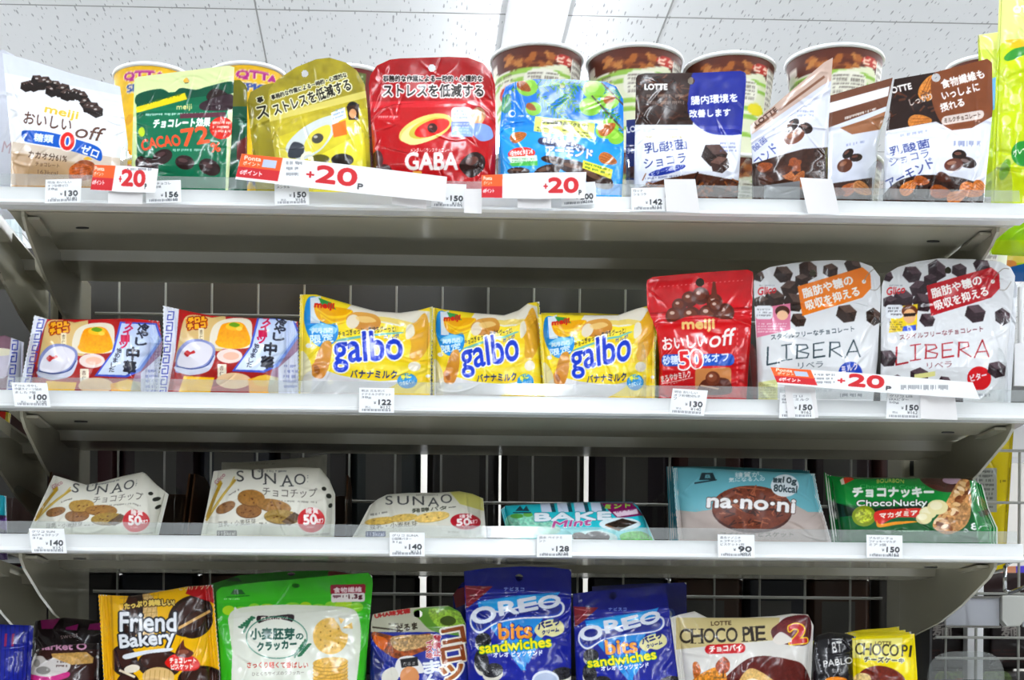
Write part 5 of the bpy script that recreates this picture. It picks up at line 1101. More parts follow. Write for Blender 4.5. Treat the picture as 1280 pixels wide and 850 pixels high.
# brown open display trays around the cream cookie bags
mat('brown_card', '#5a3416', .45, var=.08, bscale=40)
def tray(px0, px1, label):
    x0, x1 = max(.0195, at(px0, 660, 1.45)[0]), at(px1, 660, 1.45)[0]
    e = empty('display_tray', ((x0 + x1) / 2, 1.55, ZS3)); tag(e, label, 'tray', 'brown display trays')
    t = .0015
    MB().box(x0, x1, 1.475, 1.655, ZS3 + .0003, ZS3 + .0018).build('tray_floor', 'brown_card', e)
    for xx, s in ((x0, 1), (x1 - t, 1)):
        b = MB(); b.prism([(1.475, ZS3 + .002), (1.655, ZS3 + .002), (1.655, ZS3 + .078), (1.60, ZS3 + .082), (1.525, ZS3 + .075), (1.48, ZS3 + .018)], xx, xx + t); b.build('tray_side', 'brown_card', e)
    MB().box(x0, x1, 1.6535, 1.655, ZS3 + .002, ZS3 + .072).build('tray_back', 'brown_card', e)
tray(8, 224, 'brown card tray around the sagging cream cookie bag'); tray(229, 432, 'brown card tray around the middle cream cookie bag')
# ================================================================== LOWEST SHELF
YF = 1.435
# yellow biscuit bag
A = Art(115, 725, 285, 960, '#e0b31c', 51)
A.curve([(160, 748), (185, 742), (196, 758), (194, 790), (168, 800), (150, 780)], '#d6b884', tex=.1)
for k in range(8): A.line([(156 + k * 6, 742), (150 + k * 6, 800)], .8, '#a98850', .8); A.line([(150, 748 + k * 7), (196, 744 + k * 7)], .8, '#a98850', .8)
for x, y, rx, ry, r in ((238, 770, 30, 24, -35), (246, 780, 22, 16, -35), (166, 768, 12, 34, 10), (155, 826, 17, 20, -20), (200, 830, 28, 18, 0), (252, 850, 30, 18, 0), (160, 860, 16, 20, 0)):
    A.ell(x, y, rx, ry, '#2a1712', rot=r); A.ell(x - 3, y - 4, rx * .75, ry * .6, '#452820', .6, rot=r)
A.line([(222, 786), (262, 764)], 3.4, '#d2ad74'); A.ell(198, 846, 20, 12, '#d6b884'); A.line([(150, 838), (168, 846)], 3, '#e8dcc4'); A.ell(165, 836, 10, 5, '#e8e0d0', rot=-10)
for k in range(6): A.line([(182 + k * 6, 838), (180 + k * 6, 858)], .8, '#a98850', .8)
A.poly([(238, 728), (285, 728), (285, 762), (262, 752), (232, 742)], '#a81c22'); A.t('とろけナッツ', 224, 738, 262, 736, 7, '#d9c2a0', .25); A.poly([(115, 728), (140, 740), (142, 960), (115, 960)], '#dcae20'); A.line([(139, 745), (146, 960)], 2.4, '#a87a10', .6); A.line([(127, 745), (132, 960)], 1.6, '#f1d04a', .8)
A.t('たっぷり美味しい!', 156, 762, 218, 757, 7.5, '#e9d07a', .6, ('#3a2416', 1.1), arc=2)
A.t('Friend', 150, 789, 220, 789, 23, '#eceef2', .9, ('#20222a', 1.9)); A.t('Bakery', 151, 815, 219, 808, 21, '#eceef2', .9, ('#20222a', 1.9)); A.curve([(156, 818), (190, 812), (214, 810), (212, 814), (186, 817), (158, 824)], '#e9ecf0')
A.curve([(207, 826), (218, 818), (240, 820), (250, 830), (244, 838), (220, 838), (208, 832)], '#c2241c'); A.t('チョコレート', 212, 829, 245, 829, 6.5, '#f6e3da', .4); A.t('ビスケット', 214, 837, 241, 836, 6.5, '#f6e3da', .4); A.curve([(219, 818), (229, 800), (231, 808), (242, 816), (234, 822)], '#5a2c22'); A.ell(229, 815, 7, 3, '#8a5440')
package('biscuit_bag', 'yellow chocolate biscuit bag with grey white lettering', 'biscuit bag', A, (135, 274), [(123, 743), (138, 744), (165, 745), (200, 739), (235, 733), (266, 731)], ZS4, YF, 4, 0, .02, 'pillow', seed=31, creases=26, left=[(130, 850)], right=[(275, 840)], fin=.075, zig=2.6)
# green cracker pouches
A = Art(255, 705, 475, 965, '#3fa62a', 52)
A.poly([(255, 705), (475, 705), (475, 742), (255, 755)], '#3a9a28', c2='#45b02e')
for i in range(11): A.ell(286 + i * 16, 763 - i * .6 + 2 * math.sin(i * 2), 8 + 3 * (i % 2), 6, '#a6c832' if i % 3 == 0 else '#8cc440')
A.curve([(286, 770), (300, 760), (345, 756), (400, 757), (436, 760), (448, 770), (451, 800), (446, 850), (440, 900), (436, 960), (300, 960), (298, 900), (292, 830), (287, 790)], '#dbdfd0'); A.curve([(292, 775), (304, 766), (345, 762), (400, 762), (432, 766), (440, 778), (436, 960), (304, 960)], '#e0e2d8')
A.poly([(288, 743), (292, 737), (302, 737), (307, 743)], '#175a20'); A.poly([(283, 746), (312, 744), (312, 745), (283, 747)], '#175a20'); A.tiny(280, 748, 300, 751, 1, '#dcefd8', .8)
A.rr(413, 731, 457, 743, 2, '#8f2036', skew=1); A.rr(414, 742, 456, 753, 2, '#ede6e4', skew=1); A.t('食物繊維', 417, 741, 452, 740, 6.5, '#f3dfe2', .3); A.t('1.3g', 436, 750, 453, 749, 6.5, '#5a2a34', .35); A.tiny(416, 744, 434, 750, 1, '#5a2a34', .8)
A.curve([(322, 770), (340, 770), (366, 768), (364, 778), (345, 777), (324, 779)], '#2e2226'); A.t('森永Grains', 326, 776, 360, 774, 5, '#e9dfd6', .2)
for cx, cy, r, s in ((346, 797, 38, 0),):
    t = np.linspace(0, 6.283, 60); A.line([(cx + r * math.cos(a), cy + 26 * math.sin(a)) for a in t], 1.2, '#3d7d68')
    A.ell(cx, cy, 35, 23, '#e9ebe2')
for i in range(6): A.ell(306 + i * 1.5, 788 - i * 3, 3.6, 1.6, '#2c6a4c', rot=-60); A.ell(301 + i * 3, 784 - i * 2.4, 3.6, 1.6, '#2c6a4c', rot=10); A.ell(386 - i * 2.2, 806 + i * 2.6, 3.6, 1.6, '#2c6a4c', rot=-20); A.ell(381 - i * 2.4, 802 + i * 3.4, 3.6, 1.6, '#2c6a4c', rot=-80)
A.t('小麦胚芽', 313, 799, 368, 799, 13.5, '#25564a', .55); A.t('の', 370, 799, 379, 799, 7, '#25564a', .4); A.t('クラッカー', 322, 814, 371, 810, 10.5, '#25564a', .55)
A.t('さっくり軽くて香ばしい', 309, 835, 385, 835, 7.5, '#b23a2a', .2); A.t('ひとくちサイズのクラッカー', 315, 845, 380, 843, 5, '#7a7268', .1)
for k in range(6): cookie(A, 413, 850 - k * 4.4, 22, 6.5, -4, '#d6b05e', '#9c7630', 4, '#a87f38')
A.ell(413, 795, 22, 23, '#dcb868', tex=.08)
for a in range(0, 360, 40): A.ell(413 + 13 * math.cos(a / 57.3), 795 + 14 * math.sin(a / 57.3), 1, 1.2, '#9a7434')
A.ell(413, 795, 1, 1.2, '#9a7434'); A.ell(413, 789, 1, 1.2, '#9a7434'); A.curve([(418, 772), (434, 776), (438, 792), (428, 790), (424, 782)], '#e0e2d8'); A.poly([(423, 772), (431, 774), (426, 780)], '#dcb868'); A.poly([(428, 785), (440, 778), (441, 786)], '#dcb868')
CR = A
A2 = Art(255, 705, 475, 965, '#36942a', 53); A2.poly([(283, 726), (290, 722), (298, 722), (302, 727)], '#175a20'); A2.rr(410, 714, 452, 724, 2, '#7a3030')
package('snack_pouch', 'second green cracker pouch just above and behind the first', 'snack pouch', A2, (272, 455), [(264, 730), (300, 719), (360, 714), (410, 713), (455, 719), (461, 724)], ZS4, YF + .042, 5, 0, .01, seed=83, hole=(364, 717.5, 5, 2), creases=8, header=.8)
package('snack_pouch', 'green cracker pouch with a white label and cracker stack', 'snack pouch', CR, (283, 448), [(270, 740), (276, 734), (320, 728), (370, 724), (420, 719), (460, 716), (465, 720)], ZS4, YF, 5, 0, .017, seed=32, hole=(370, 732, 5.2, 2.6), creases=26, left=[(277, 860)], right=[(466, 730), (456, 850)], header=.83)
# croquette snack bag
A = Art(455, 750, 595, 960, '#1f2f86', 54)
A.poly([(455, 750), (595, 750), (595, 790), (455, 790)], '#b9b8a6'); A.curve([(520, 762), (575, 758), (595, 770), (595, 794), (545, 790), (526, 776)], '#5d8a34'); A.curve([(536, 762), (570, 764), (586, 776), (550, 784)], '#8fb04a', tex=.3); A.ell(560, 776, 10, 6, '#40501e')
A.t('UHA味覚糖', 469, 773, 513, 766, 6, '#a02c2c', .5); A.tiny(484, 779, 505, 783, 1, '#54504a', .7); A.t('だるま', 496, 790, 522, 786, 8, '#2c2418', .4); A.line([(466, 784), (500, 788)], 2, '#2c2418')
A.curve([(466, 790), (500, 796), (540, 792), (548, 806), (524, 816), (508, 822), (492, 822), (470, 806)], '#8a4a26', tex=.5, cell=4); A.curve([(490, 796), (540, 794), (542, 804), (500, 814)], '#b89a70', tex=.4, cell=2); A.curve([(468, 794), (484, 800), (480, 812), (470, 806)], '#c96a24')
A.poly([(464, 806), (480, 828), (470, 860), (455, 860), (455, 800)], '#1a2560')
for k, ch in enumerate('コロッケ'): A.t(ch, 555 - k * 1.0, 806 + k * 23, 582 - k * .5, 801 + k * 23, 18, '#8a4a22' if k < 2 else '#9a5a1e', 1.2, ('#f2ece0', 2.2))
A.tv('背禁止', 542, 794, 9, 9, '#a83a48', .3, ('#efe2e4', .8)); A.tv('イス味', 533, 800, 8, 8, '#a83a48', .3, ('#efe2e4', .8))
A.t('ま', 530, 842, 551, 840, 15, '#eef0f4', .9); A.t('ん', 530, 858, 551, 856, 14, '#eef0f4', .9)
A.curve([(494, 832), (500, 822), (516, 820), (526, 828), (530, 840), (520, 842), (496, 846)], '#e6e4e2'); A.poly([(500, 824), (522, 821), (523, 832), (502, 835)], '#1b1a1e'); A.t('だるま', 504, 832, 519, 831, 4, '#dcd8d0', .1); A.ell(512, 846, 12, 13, '#c98f62'); A.ell(512, 856, 8, 3, '#7a3c28'); A.curve([(478, 842), (492, 834), (498, 848), (480, 860)], '#d9d6cc')
package('biscuit_bag', 'dark blue croquette snack bag with tall brown characters', 'biscuit bag', A, (464, 590), [(464, 778), (466, 768), (485, 764), (512, 760), (560, 757), (575, 765), (582, 780)], ZS4, YF + .004, 5, 0, .016, seed=34, creases=20, hole=(522.5, 767.5, 5.5, 4.5), left=[(462, 850)], right=[(586, 860)], header=.86)
# dark blue biscuit pouches
def bits_art(seed):
    A = Art(572, 700, 725, 965, '#1a2688', seed)
    A.poly([(572, 700), (725, 700), (725, 742), (572, 734)], '#131c6e'); A.poly([(581, 732), (616, 733), (597, 750), (583, 761)], '#7a2632'); A.line([(583, 735), (604, 738)], .8, '#c9808a'); A.line([(586, 752), (600, 738)], .8, '#c9808a')
    A.t('ナビスコ', 630, 738, 655, 739, 4.5, '#8fa0d8', .2)
    A.poly([(597, 752), (640, 745), (700, 740), (690, 755), (668, 790), (656, 838), (648, 818), (622, 780), (600, 768)], '#2f8ed0'); A.poly([(610, 780), (622, 778), (658, 838), (652, 838)], '#3aa8de', .8); A.poly([(680, 776), (692, 772), (660, 830), (656, 822)], '#3aa8de', .8); A.poly([(600, 753), (660, 744), (690, 745), (680, 752), (610, 762)], '#46b4e4', .6)
    for x, y, rx, ry in ((604, 800, 10, 9), (602, 826, 9, 14), (616, 838, 13, 9), (702, 842, 14, 8)):
        A.ell(x, y + 5, rx, ry, '#d9d6cc', rot=-10); A.ell(x, y, rx, ry, '#26262c', rot=-10, tex=.5, cell=1.5)
    A.curve([(588, 782), (590, 766), (606, 758), (624, 764), (650, 758), (690, 751), (704, 754), (704, 766), (690, 772), (650, 774), (620, 780), (600, 792)], '#e6e9f2'); A.curve([(590, 781), (592, 768), (606, 760), (624, 766), (650, 760), (690, 753), (702, 756), (701, 765), (690, 770), (650, 772), (620, 778), (600, 789)], '#20409c'); A.curve([(592, 780), (594, 769), (606, 762), (624, 768), (650, 762), (690, 755), (700, 758), (699, 764), (690, 768), (650, 770), (620, 776), (601, 786)], '#16267c')
    for ch, xa, ya, xb, yb, h in (('O', 592, 781, 621, 775, 19), ('R', 625, 769, 648, 766, 16), ('E', 650, 765, 672, 761, 15), ('O', 675, 762, 701, 757, 14.5)):
        A.t(ch, xa, ya, xb, yb, h, '#e8ecf6', 1.25)
    A.t('bits', 624, 799, 665, 797, 19, '#eaa83a', .9, ('#1c3f9e', 1.4), c2='#d9902a')
    A.curve([(668, 788), (676, 778), (694, 774), (704, 780), (704, 790), (692, 796), (682, 794), (676, 797)], '#e4dfae'); A.t('バニラ', 673, 787, 700, 780, 7.5, '#1f2a6a', .6); A.t('クリーム', 678, 793, 699, 789, 4.5, '#1f2a6a', .3)
    A.t('sandwiches', 600, 817, 689, 808, 12.5, '#ece02c', .6, ('#1f7a4a', .9)); A.t('オレオ ビッツサンド', 617, 822, 678, 819, 6.5, '#e9edf6', .45)
    A.ell(682, 850, 17, 12, '#dfe4ee'); A.ell(682, 852, 15, 11, '#b9c3d8'); A.ell(622, 858, 20, 8, '#26262c')
    return A
OA = bits_art(55)
csO = None
def blue_pouch(label, base, top, y0, dx, dy, seed, **k):
    global csO
    o, cs = package('biscuit_bag', label, 'biscuit bag', OA, base, top, ZS4, y0, 4, 0, .017, seed=seed, ref=csO, header=.86, m='glossy_film', **k)
    if csO is None: csO = cs
blue_pouch('tall dark blue biscuit pouch with white and yellow lettering, beside the croquette bag', (590, 716), [(580, 714), (610, 710), (650, 708), (690, 709), (714, 712)], YF, 0, 0, 35, creases=24, hole=(649, 722, 5, 4.5), left=[(585, 850)], right=[(714, 850)])
blue_pouch('lower dark blue biscuit pouch, tilted beside the white pie bag', (728, 860), [(716, 742), (750, 738), (790, 735), (832, 731)], YF + .004, 0, 0, 36, creases=24, hole=(766, 745, 5, 4.5), left=[(720, 850)], right=[(846, 830)])
A = Art(560, 700, 870, 965, '#161f74', 56); A.poly([(565, 738), (580, 734), (582, 755), (570, 760)], '#7a2632'); A.ell(838, 768, 6, 7, '#2a48a8'); A.ell(836, 768, 4, 5, '#b9c4e4')
package('biscuit_bag', 'dark blue pouch behind the tall blue one, a red corner showing', 'biscuit bag', A, (575, 700), [(566, 744), (578, 728), (640, 720), (700, 724)], ZS4, YF + .035, 5, 0, .01, seed=85, creases=6)
package('biscuit_bag', 'dark blue pouch behind the lower blue one', 'biscuit bag', A, (745, 862), [(740, 733), (790, 730), (858, 728)], ZS4, YF + .035, 5, 0, .01, seed=86, creases=6)
# white pie bag
A = Art(832, 755, 1030, 965, '#dedbd6', 57)
A.poly([(845, 772), (975, 772), (970, 800), (900, 806), (845, 812)], '#cfc193'); A.t('LOTTE', 889, 782, 914, 781, 5, '#54402c', .25)
for ch, xa, xb, y in (('C', 850, 863, 804), ('H', 864, 879, 804), ('O', 880, 894, 803.5), ('C', 895, 907, 803), ('O', 908, 922, 802.5), ('P', 929, 938, 801.5), ('I', 939.5, 943, 801), ('E', 945, 957, 800.5)):
    A.t(ch, xa, y, xb, y - .5, 17.5, '#2e2620', .35)
for xa, xb, y in ((863, 870, 804), (873, 880, 804), (863, 870, 786.5), (873, 880, 786.5), (927, 935, 801.8), (937, 946, 801.3), (937, 946, 783.5), (955, 959, 800)): A.line([(xa, y), (xb, y)], 1.1, '#2e2620')
A.rr(881, 806, 932, 818, 6, '#b8242c', skew=2); A.t('チョコパイ', 887, 815, 927, 813, 7.5, '#f6ece6', .5)
A.curve([(972, 780), (985, 771), (1010, 770), (1014, 790), (1008, 806), (985, 806), (968, 800), (964, 788)], '#5a2026'); A.ell(985, 785, 14, 10, '#6d2c30', tex=.2); A.ell(1000, 782, 9, 7, '#7a3436'); A.t('2', 988, 804, 1008, 802, 22, '#b92a22', 1.3, ('#f0cc3a', 1.6)); A.curve([(966, 800), (976, 790), (990, 800), (975, 806)], '#e9e3dc')
A.curve([(900, 862), (925, 830), (950, 820), (985, 824), (1006, 834), (1012, 870), (960, 870)], '#5a2420', tex=.12); A.curve([(922, 856), (936, 836), (955, 842), (976, 858), (990, 870), (930, 870)], '#d6b578', tex=.15); A.curve([(924, 858), (940, 848), (962, 858), (970, 870), (924, 870)], '#ece2d0')
A.curve([(866, 850), (880, 840), (895, 834), (906, 838), (905, 860), (866, 862)], '#c98a3c', tex=.4, cell=2); A.curve([(895, 830), (904, 821), (912, 828), (911, 838), (904, 842), (896, 838)], '#9a4a24', tex=.4, cell=2); A.poly([(903, 838), (905, 838), (905, 848), (903, 848)], '#5a3a20'); A.curve([(866, 830), (872, 828), (876, 840), (868, 848)], '#b0642a', tex=.3); A.tiny(892, 846, 918, 850, 1, '#6d5a4a', .6)
package('biscuit_bag', 'white pie bag with a gold title panel and red oval', 'biscuit bag', A, (856, 1012), [(838, 772), (850, 768), (868, 764), (884, 772), (930, 772), (968, 770), (990, 767), (1010, 768), (1017, 782)], ZS4, YF, 5, 0, .02, 'pillow', seed=37, creases=26, left=[(848, 850)], right=[(1014, 850)], fin=.05)
# black and yellow pie bags
A = Art(1008, 780, 1080, 965, '#17161a', 58); A.line([(1016, 800), (1014, 812), (1012, 850)], 3, '#c8c01e', smooth=True); A.rr(1038, 797, 1055, 826, 1, '#1f1f24'); A.line([(1040, 799), (1053, 799)], 1, '#d9d8d6'); A.t('BT', 1041, 816, 1053, 815, 13, '#d9d8d6', .2); A.t('PABLO', 1030, 834, 1066, 829, 8, '#d9d8d6', .25, sh=0); A.t('監修', 1040, 841, 1053, 840, 5, '#c9c8c4', .1); A.ell(1045, 850, 14, 4, '#d98a2a')
for k in range(6): A.ell(1019 + k * 1.5, 804 + k * 7, 1.2, 1.2, '#8a8a8e')
package('biscuit_bag', 'black and yellow pie bag rolled in towards its side', 'biscuit bag', A, (1012, 1072), [(1016, 802), (1022, 794), (1036, 790), (1058, 792), (1070, 796)], ZS4, YF + .002, 5, 0, .014, 'pillow', seed=38, creases=12, left=[(1012, 830)], fin=.06)
A = Art(1050, 778, 1155, 965, '#e0cf1c', 59); A.poly([(1064, 800), (1128, 797), (1128, 820), (1110, 826), (1064, 822)], '#ece6b4', .7)
for ch, xa, xb, y in (('C', 1069, 1078, 818), ('H', 1079, 1089, 818.5), ('O', 1090, 1101, 819), ('C', 1102, 1111, 819.5), ('O', 1112, 1123, 820), ('P', 1127, 1134, 820.5), ('I', 1136, 1138.5, 821)): A.t(ch, xa, y, xb, y + .3, 14.5, '#2c2616', .25)
A.t('LOTTE', 1094, 806, 1114, 806, 4, '#54461c', .15); A.t('チーズケーキ', 1080, 827, 1130, 829, 6.5, '#54503c', .35, ('#f1edcc', .8)); A.curve([(1072, 850), (1078, 838), (1098, 832), (1120, 838), (1132, 852), (1120, 870), (1078, 870)], '#6a2c20', tex=.2); A.curve([(1064, 858), (1072, 842), (1088, 846), (1086, 870)], '#e0c890', tex=.2)
YP = A
A2 = Art(1020, 770, 1160, 965, '#d3c41c', 60); A2.poly([(1020, 770), (1160, 770), (1160, 790), (1020, 790)], '#e3d63a')
for k, (xl, xr, yt, w) in enumerate(((1056, 1124, 783, 'hindmost'), (1060, 1132, 787, 'third'), (1063, 1139, 789.5, 'second'))):
    package('biscuit_bag', 'yellow pie bag edge showing behind the front yellow one, the %s of its row' % w, 'biscuit bag', A2, (xl + 8, xr + 6), [(xl, yt + 8), (xl + 22, yt + 4), (xr - 16, yt + 2), (xr, yt)], ZS4, YF + .036 - k * .011, 5, 0, .005, 'pillow', seed=90 + k, creases=6, fin=.05)
package('biscuit_bag', 'front yellow pie bag in the row beside the black one', 'biscuit bag', YP, (1070, 1152), [(1065, 798), (1090, 794), (1120, 794), (1143, 792)], ZS4, YF, 5, 0, .013, 'pillow', seed=39, creases=16, right=[(1147, 850)], fin=.05)
# bags at the dark end
A = Art(0, 770, 140, 965, '#3a2220', 61)
A.poly([(0, 770), (140, 770), (140, 812), (0, 812)], '#1d1216'); A.t('Market O', 44, 812, 108, 812, 8, '#d9a8c4', .5)
A.poly([(98, 795), (116, 795), (114, 803), (96, 803)], '#a02c78'); A.poly([(68, 800), (84, 799), (82, 804), (66, 804)], '#a02c78')
A.curve([(34, 834), (38, 822), (52, 820), (60, 826), (70, 820), (86, 824), (87, 836), (74, 846), (60, 848), (44, 846)], '#d4cfcc'); A.ell(46, 829, 4, 5, '#9a9692'); A.tiny(70, 826, 84, 836, 2, '#54403c', .8); A.curve([(33, 842), (60, 846), (85, 840), (84, 847), (60, 852), (35, 848)], '#c23c86'); A.ell(54, 838, 9, 5, '#8c8884')
A.poly([(64, 817), (108, 815), (117, 822), (116, 829), (90, 831), (66, 822)], '#c9a468', tex=.15)
package('biscuit_bag', 'brown brownie bag with a white heart and pink ribbon', 'biscuit bag', A, (22, 122), [(46, 812), (70, 806), (124, 804)], ZS4, YF, 16, 0, .014, 'pillow', seed=40, creases=12, left=[(34, 840)], fin=.04)
A = Art(0, 760, 140, 965, '#22171c', 62); A.poly([(50, 768), (76, 772), (66, 786), (52, 786)], '#8f2c6c'); A.poly([(82, 784), (98, 780), (96, 788), (82, 787)], '#8f2c6c'); A.poly([(112, 780), (128, 778), (128, 788), (110, 787)], '#8f2c6c'); A.t('sweet', 76, 799, 98, 796, 5, '#b9a8a8', .1)
package('biscuit_bag', 'dark brownie bag with pink squares, behind the brown one', 'biscuit bag', A, (30, 130), [(44, 776), (80, 772), (132, 776)], ZS4, YF + .05, 14, 0, .012, 'pillow', seed=87, creases=10, fin=.04)
A = Art(-60, 770, 60, 965, '#1a2788', 63)
for k in range(8): A.line([(2 + k * 5.6, 782), (k * 5.6 - 4, 960)], .9, '#0f1a5c')
A.poly([(6, 792), (9, 792), (8, 808), (5, 808)], '#8a2c5a'); A.poly([(15, 792), (18, 792), (17, 808), (14, 808)], '#8a2c5a')
package('biscuit_bag', 'deep blue crimped bag at the frame edge', 'biscuit bag', A, (-60, 32), [(-60, 785), (0, 780), (42, 782)], ZS4, YF + .004, 8, 0, .014, 'pillow', seed=88, creases=10, fin=.05)

# ================================================================== TICKETS AND PROMOTION STRIPS
def ticket(px, py, w, h, ang, name, p1, p2, label, y=1.388, z=1, skew=0):
    """white shelf ticket: item name, price, price with tax, small print"""
    a = math.radians(ang); ca, sa = math.cos(a), math.sin(a)
    R_ = lambda x, y_: (px + x * ca - y_ * sa + skew * (h - y_) / h, py + x * sa + y_ * ca)
    A = Art(px - 12, py - 12, px + w + 14, py + h + 14, '#f4f5f6', int(px) + 7)
    T = lambda s_, x0, y0, x1, hh, col='#4a4d52', b=.1: A.t(s_, *R_(x0, y0), *R_(x1, y0), hh, col, b)
    k = w / 45
    for i, ln in enumerate(name): T(ln, 3 * k, 5.4 + 4.2 * i, 3 * k + min(38 * k, 4.2 * k * len(ln)), 3.2, '#5f6268', .0)
    T('¥', 19 * k, 20.4, 22 * k, 3.5); T(p1, 25 * k, 21, 41 * k, 6.2, '#33363a', .3)
    T('税込', 8 * k, 25.6, 15 * k, 2.8, '#777a80', 0); T('¥' + p2, 27 * k, 26, 40 * k, 4, '#55585c', .1)
    for i in range(16):
        x0 = (4 + i * 2.3) * k; A.poly([R_(x0, h - 4.6), R_(x0 + 1.1 * (1 + i % 2 * .5), h - 4.6), R_(x0 + 1.1 * (1 + i % 2 * .5), h - 1.8), R_(x0, h - 1.8)], '#6a6d74', .75)
    o, _ = package('price_ticket', label, 'price ticket', A, (0, 0), [R_(0, 0), R_(w, 0)], 0, y, 0, 0, .0008, 'card', m='paper', group=None, wr=0, botpx=(R_(0, h), R_(w, h)), res=2.2, parts=False, back='#e9e9ea')
    return o
tk = [
    (55, 224.5, 45, 29.5, -1.5, ['明治 おいしい', 'オフ砂糖ゼロ', '28g'], '130', '140', 'price ticket under the white pouch with the blue band', 2),
    (182, 226, 44, 28, -1.5, ['明治 チョコレ', 'ート効果'], '156', '168', 'price ticket under the green pouch', 0),
    (343, 226, 43, 30.5, -1, ['グリコ', 'メンタル'], '150', '162', 'price ticket under the gold pouch', 0),
    (540, 229, 43, 30, 2, ['グリコ', 'ギャバ'], '150', '162', 'price ticket under the red arched pouch', 0),
    (700, 230, 44, 28, -4, ['グリコ', 'アーモンド'], '200', '216', 'price ticket behind the strip under the blue pouch', 0),
    (789, 235, 42, 29, -1, ['ロッテ', 'ショコラ'], '142', '153', 'price ticket under the brown and navy pouch', 0),
    (19, 478, 45, 30, 1, ['チロル 冷やし', '中華スイーツ始め', 'ました 7個'], '100', '108', 'price ticket under the first red sweets bag', -5),
    (449, 484.5, 44, 31, .8, ['明治 ガルボバ', 'ナナミルクポケット', '38g'], '122', '132', 'price ticket under the first yellow candy bag', 0),
    (838, 485.5, 44, 31.5, 3.5, ['明治 おいしい', 'オフ砂糖50%オ', 'フ'], '130', '140', 'price ticket under the bright red pouch', 3),
    (974, 491, 45, 31.5, .6, ['グリコ LI', 'BERA ミルク', '50g'], '150', '162', 'price ticket under the orange tagged white pouch', 1),
    (1108, 491, 44, 32, 1.2, ['グリコ LIB', 'ERAビター', '50g'], '150', '162', 'price ticket under the red tagged white pouch', 1),
    (40, 660.5, 44, 30.5, .5, ['グリコ SUN', 'AOチョコチップ', '31g'], '140', '151', 'price ticket under the sagging cream bag', -4),
    (487, 665.5, 44, 29.5, .2, ['グリコ SUNA', 'O発酵バター', '31g'], '140', '151', 'price ticket under the flat cream bag', 0),
    (671, 668, 44, 28.5, .2, ['森永 ベイクミ', 'ント'], '128', '138', 'price ticket under the mint bag', 0),
    (898, 668, 46, 28.5, .8, ['森永ナノニチ', 'ョコチャンク', 'ビスケット1枚'], '90', '97', 'price ticket under the round cookie bag', -1),
    (1084, 668.5, 45, 28.5, 1.2, ['ブルボン チョ', 'コナッキーマカダ', 'ミア 3個'], '150', '162', 'price ticket under the green cookie bag', -1)]
for t_ in tk: ticket(*t_[:8], t_[8], skew=t_[9])
# blank white cards hanging over the rail
def card(name, quad, label, cat, y, colr='#eceaea', bulge=.002, lean=0, mt='paper'):
    A = Art(min(q[0] for q in quad) - 5, min(q[1] for q in quad) - 5, max(q[0] for q in quad) + 5, max(q[1] for q in quad) + 5, colr, 3)
    return package(name, label, cat, A, (0, 0), [quad[0], quad[1]], 0, y, lean, 0, bulge, 'card', m=mt, wr=0, botpx=(quad[3], quad[2]), res=1, parts=False, back='#e2e2e4')
for q, w, y in (([(135, 222), (179, 222), (178, 255), (135, 254)], 'blank white card behind the small promotion strip', 1.387), ([(490, 226), (534, 228), (533, 261), (490, 255)], 'blank white card behind the long promotion strip', 1.3868),
                ([(646, 226), (689, 226), (689, 260.5), (647, 259.5)], 'blank white card behind the strip under the blue pouch', 1.3872), ([(580, 236), (603, 236), (602, 267), (580, 266)], 'narrow pale film tab beside the strip under the blue pouch', 1.386),
                ([(830, 224), (869, 224), (875, 266), (833, 264)], 'grey white card folded over the rail under the brown navy pouch', 1.3865), ([(1000, 222), (1040, 224), (1050, 268), (1010, 267)], 'grey white card folded over the rail under the slanted pouch', 1.3865),
                ([(1150, 486), (1193, 488), (1197, 525), (1151, 523)], 'blank white card under the red tagged pouch', 1.3868), ([(980, 478), (1018, 478), (1023, 522), (985, 522)], 'grey card slipped behind the ticket under the orange tagged pouch', 1.3885)):
    card('rail_card', q, w, 'card', y)
def promo(quad, label, y, orange, red, num, extra, lean=0, seed=1):
    """white point campaign strip: an orange over red end, large red figure"""
    q = np.array(quad, float)
    lo, hi = q.min(0), q.max(0)
    A = Art(lo[0] - 6, lo[1] - 6, hi[0] + 6, hi[1] + 6, '#f5f5f5', seed)
    def M(u, v): return tuple((1 - u) * (1 - v) * q[0] + u * (1 - v) * q[1] + u * v * q[2] + (1 - u) * v * q[3])
    A.poly([M(0, -.02), M(orange, -.02), M(orange, .5), M(0, .5)], '#e0682a'); A.poly([M(-.01, .5), M(orange, .5), M(orange, .9 if red > .9 else 1.0), M(-.01, .9 if red > .9 else 1.0)], '#c22630')
    h = math.hypot(*(q[3] - q[0]))
    A.t('Ponta', *M(.02, .22), *M(orange * .5, .22), h * .16, '#f8e8dc', .25); A.t('ポイント', *M(.02, .42), *M(orange * .5, .42), h * .15, '#f8e8dc', .2)
    if orange * math.hypot(*(q[1] - q[0])) > 35: A.poly([M(orange * .55, .12), M(orange * .88, .12), M(orange * .88, .42), M(orange * .55, .42)], '#c9d3ea')
    A.t('dポイント', *M(.015, .78), *M(orange * .6, .78), h * .18, '#f8e4e4', .3)
    A.t('+', *M(num[0], .62), *M(num[0] + .035, .62), h * .22, '#c22630', .5)
    A.t('20', *M(num[0] + .05, .76), *M(num[1], .76), h * .62, '#c22630', 1.1); A.t('P', *M(num[1] + .01, .86), *M(num[1] + .035, .86), h * .2, '#4a4a4e', .3)
    for u0, u1, v0, v1 in extra: A.tiny(*M(u0, v0), *M(u1, v1), max(1, int((v1 - v0) * 5)), '#8d9096', .8)
    return A, q
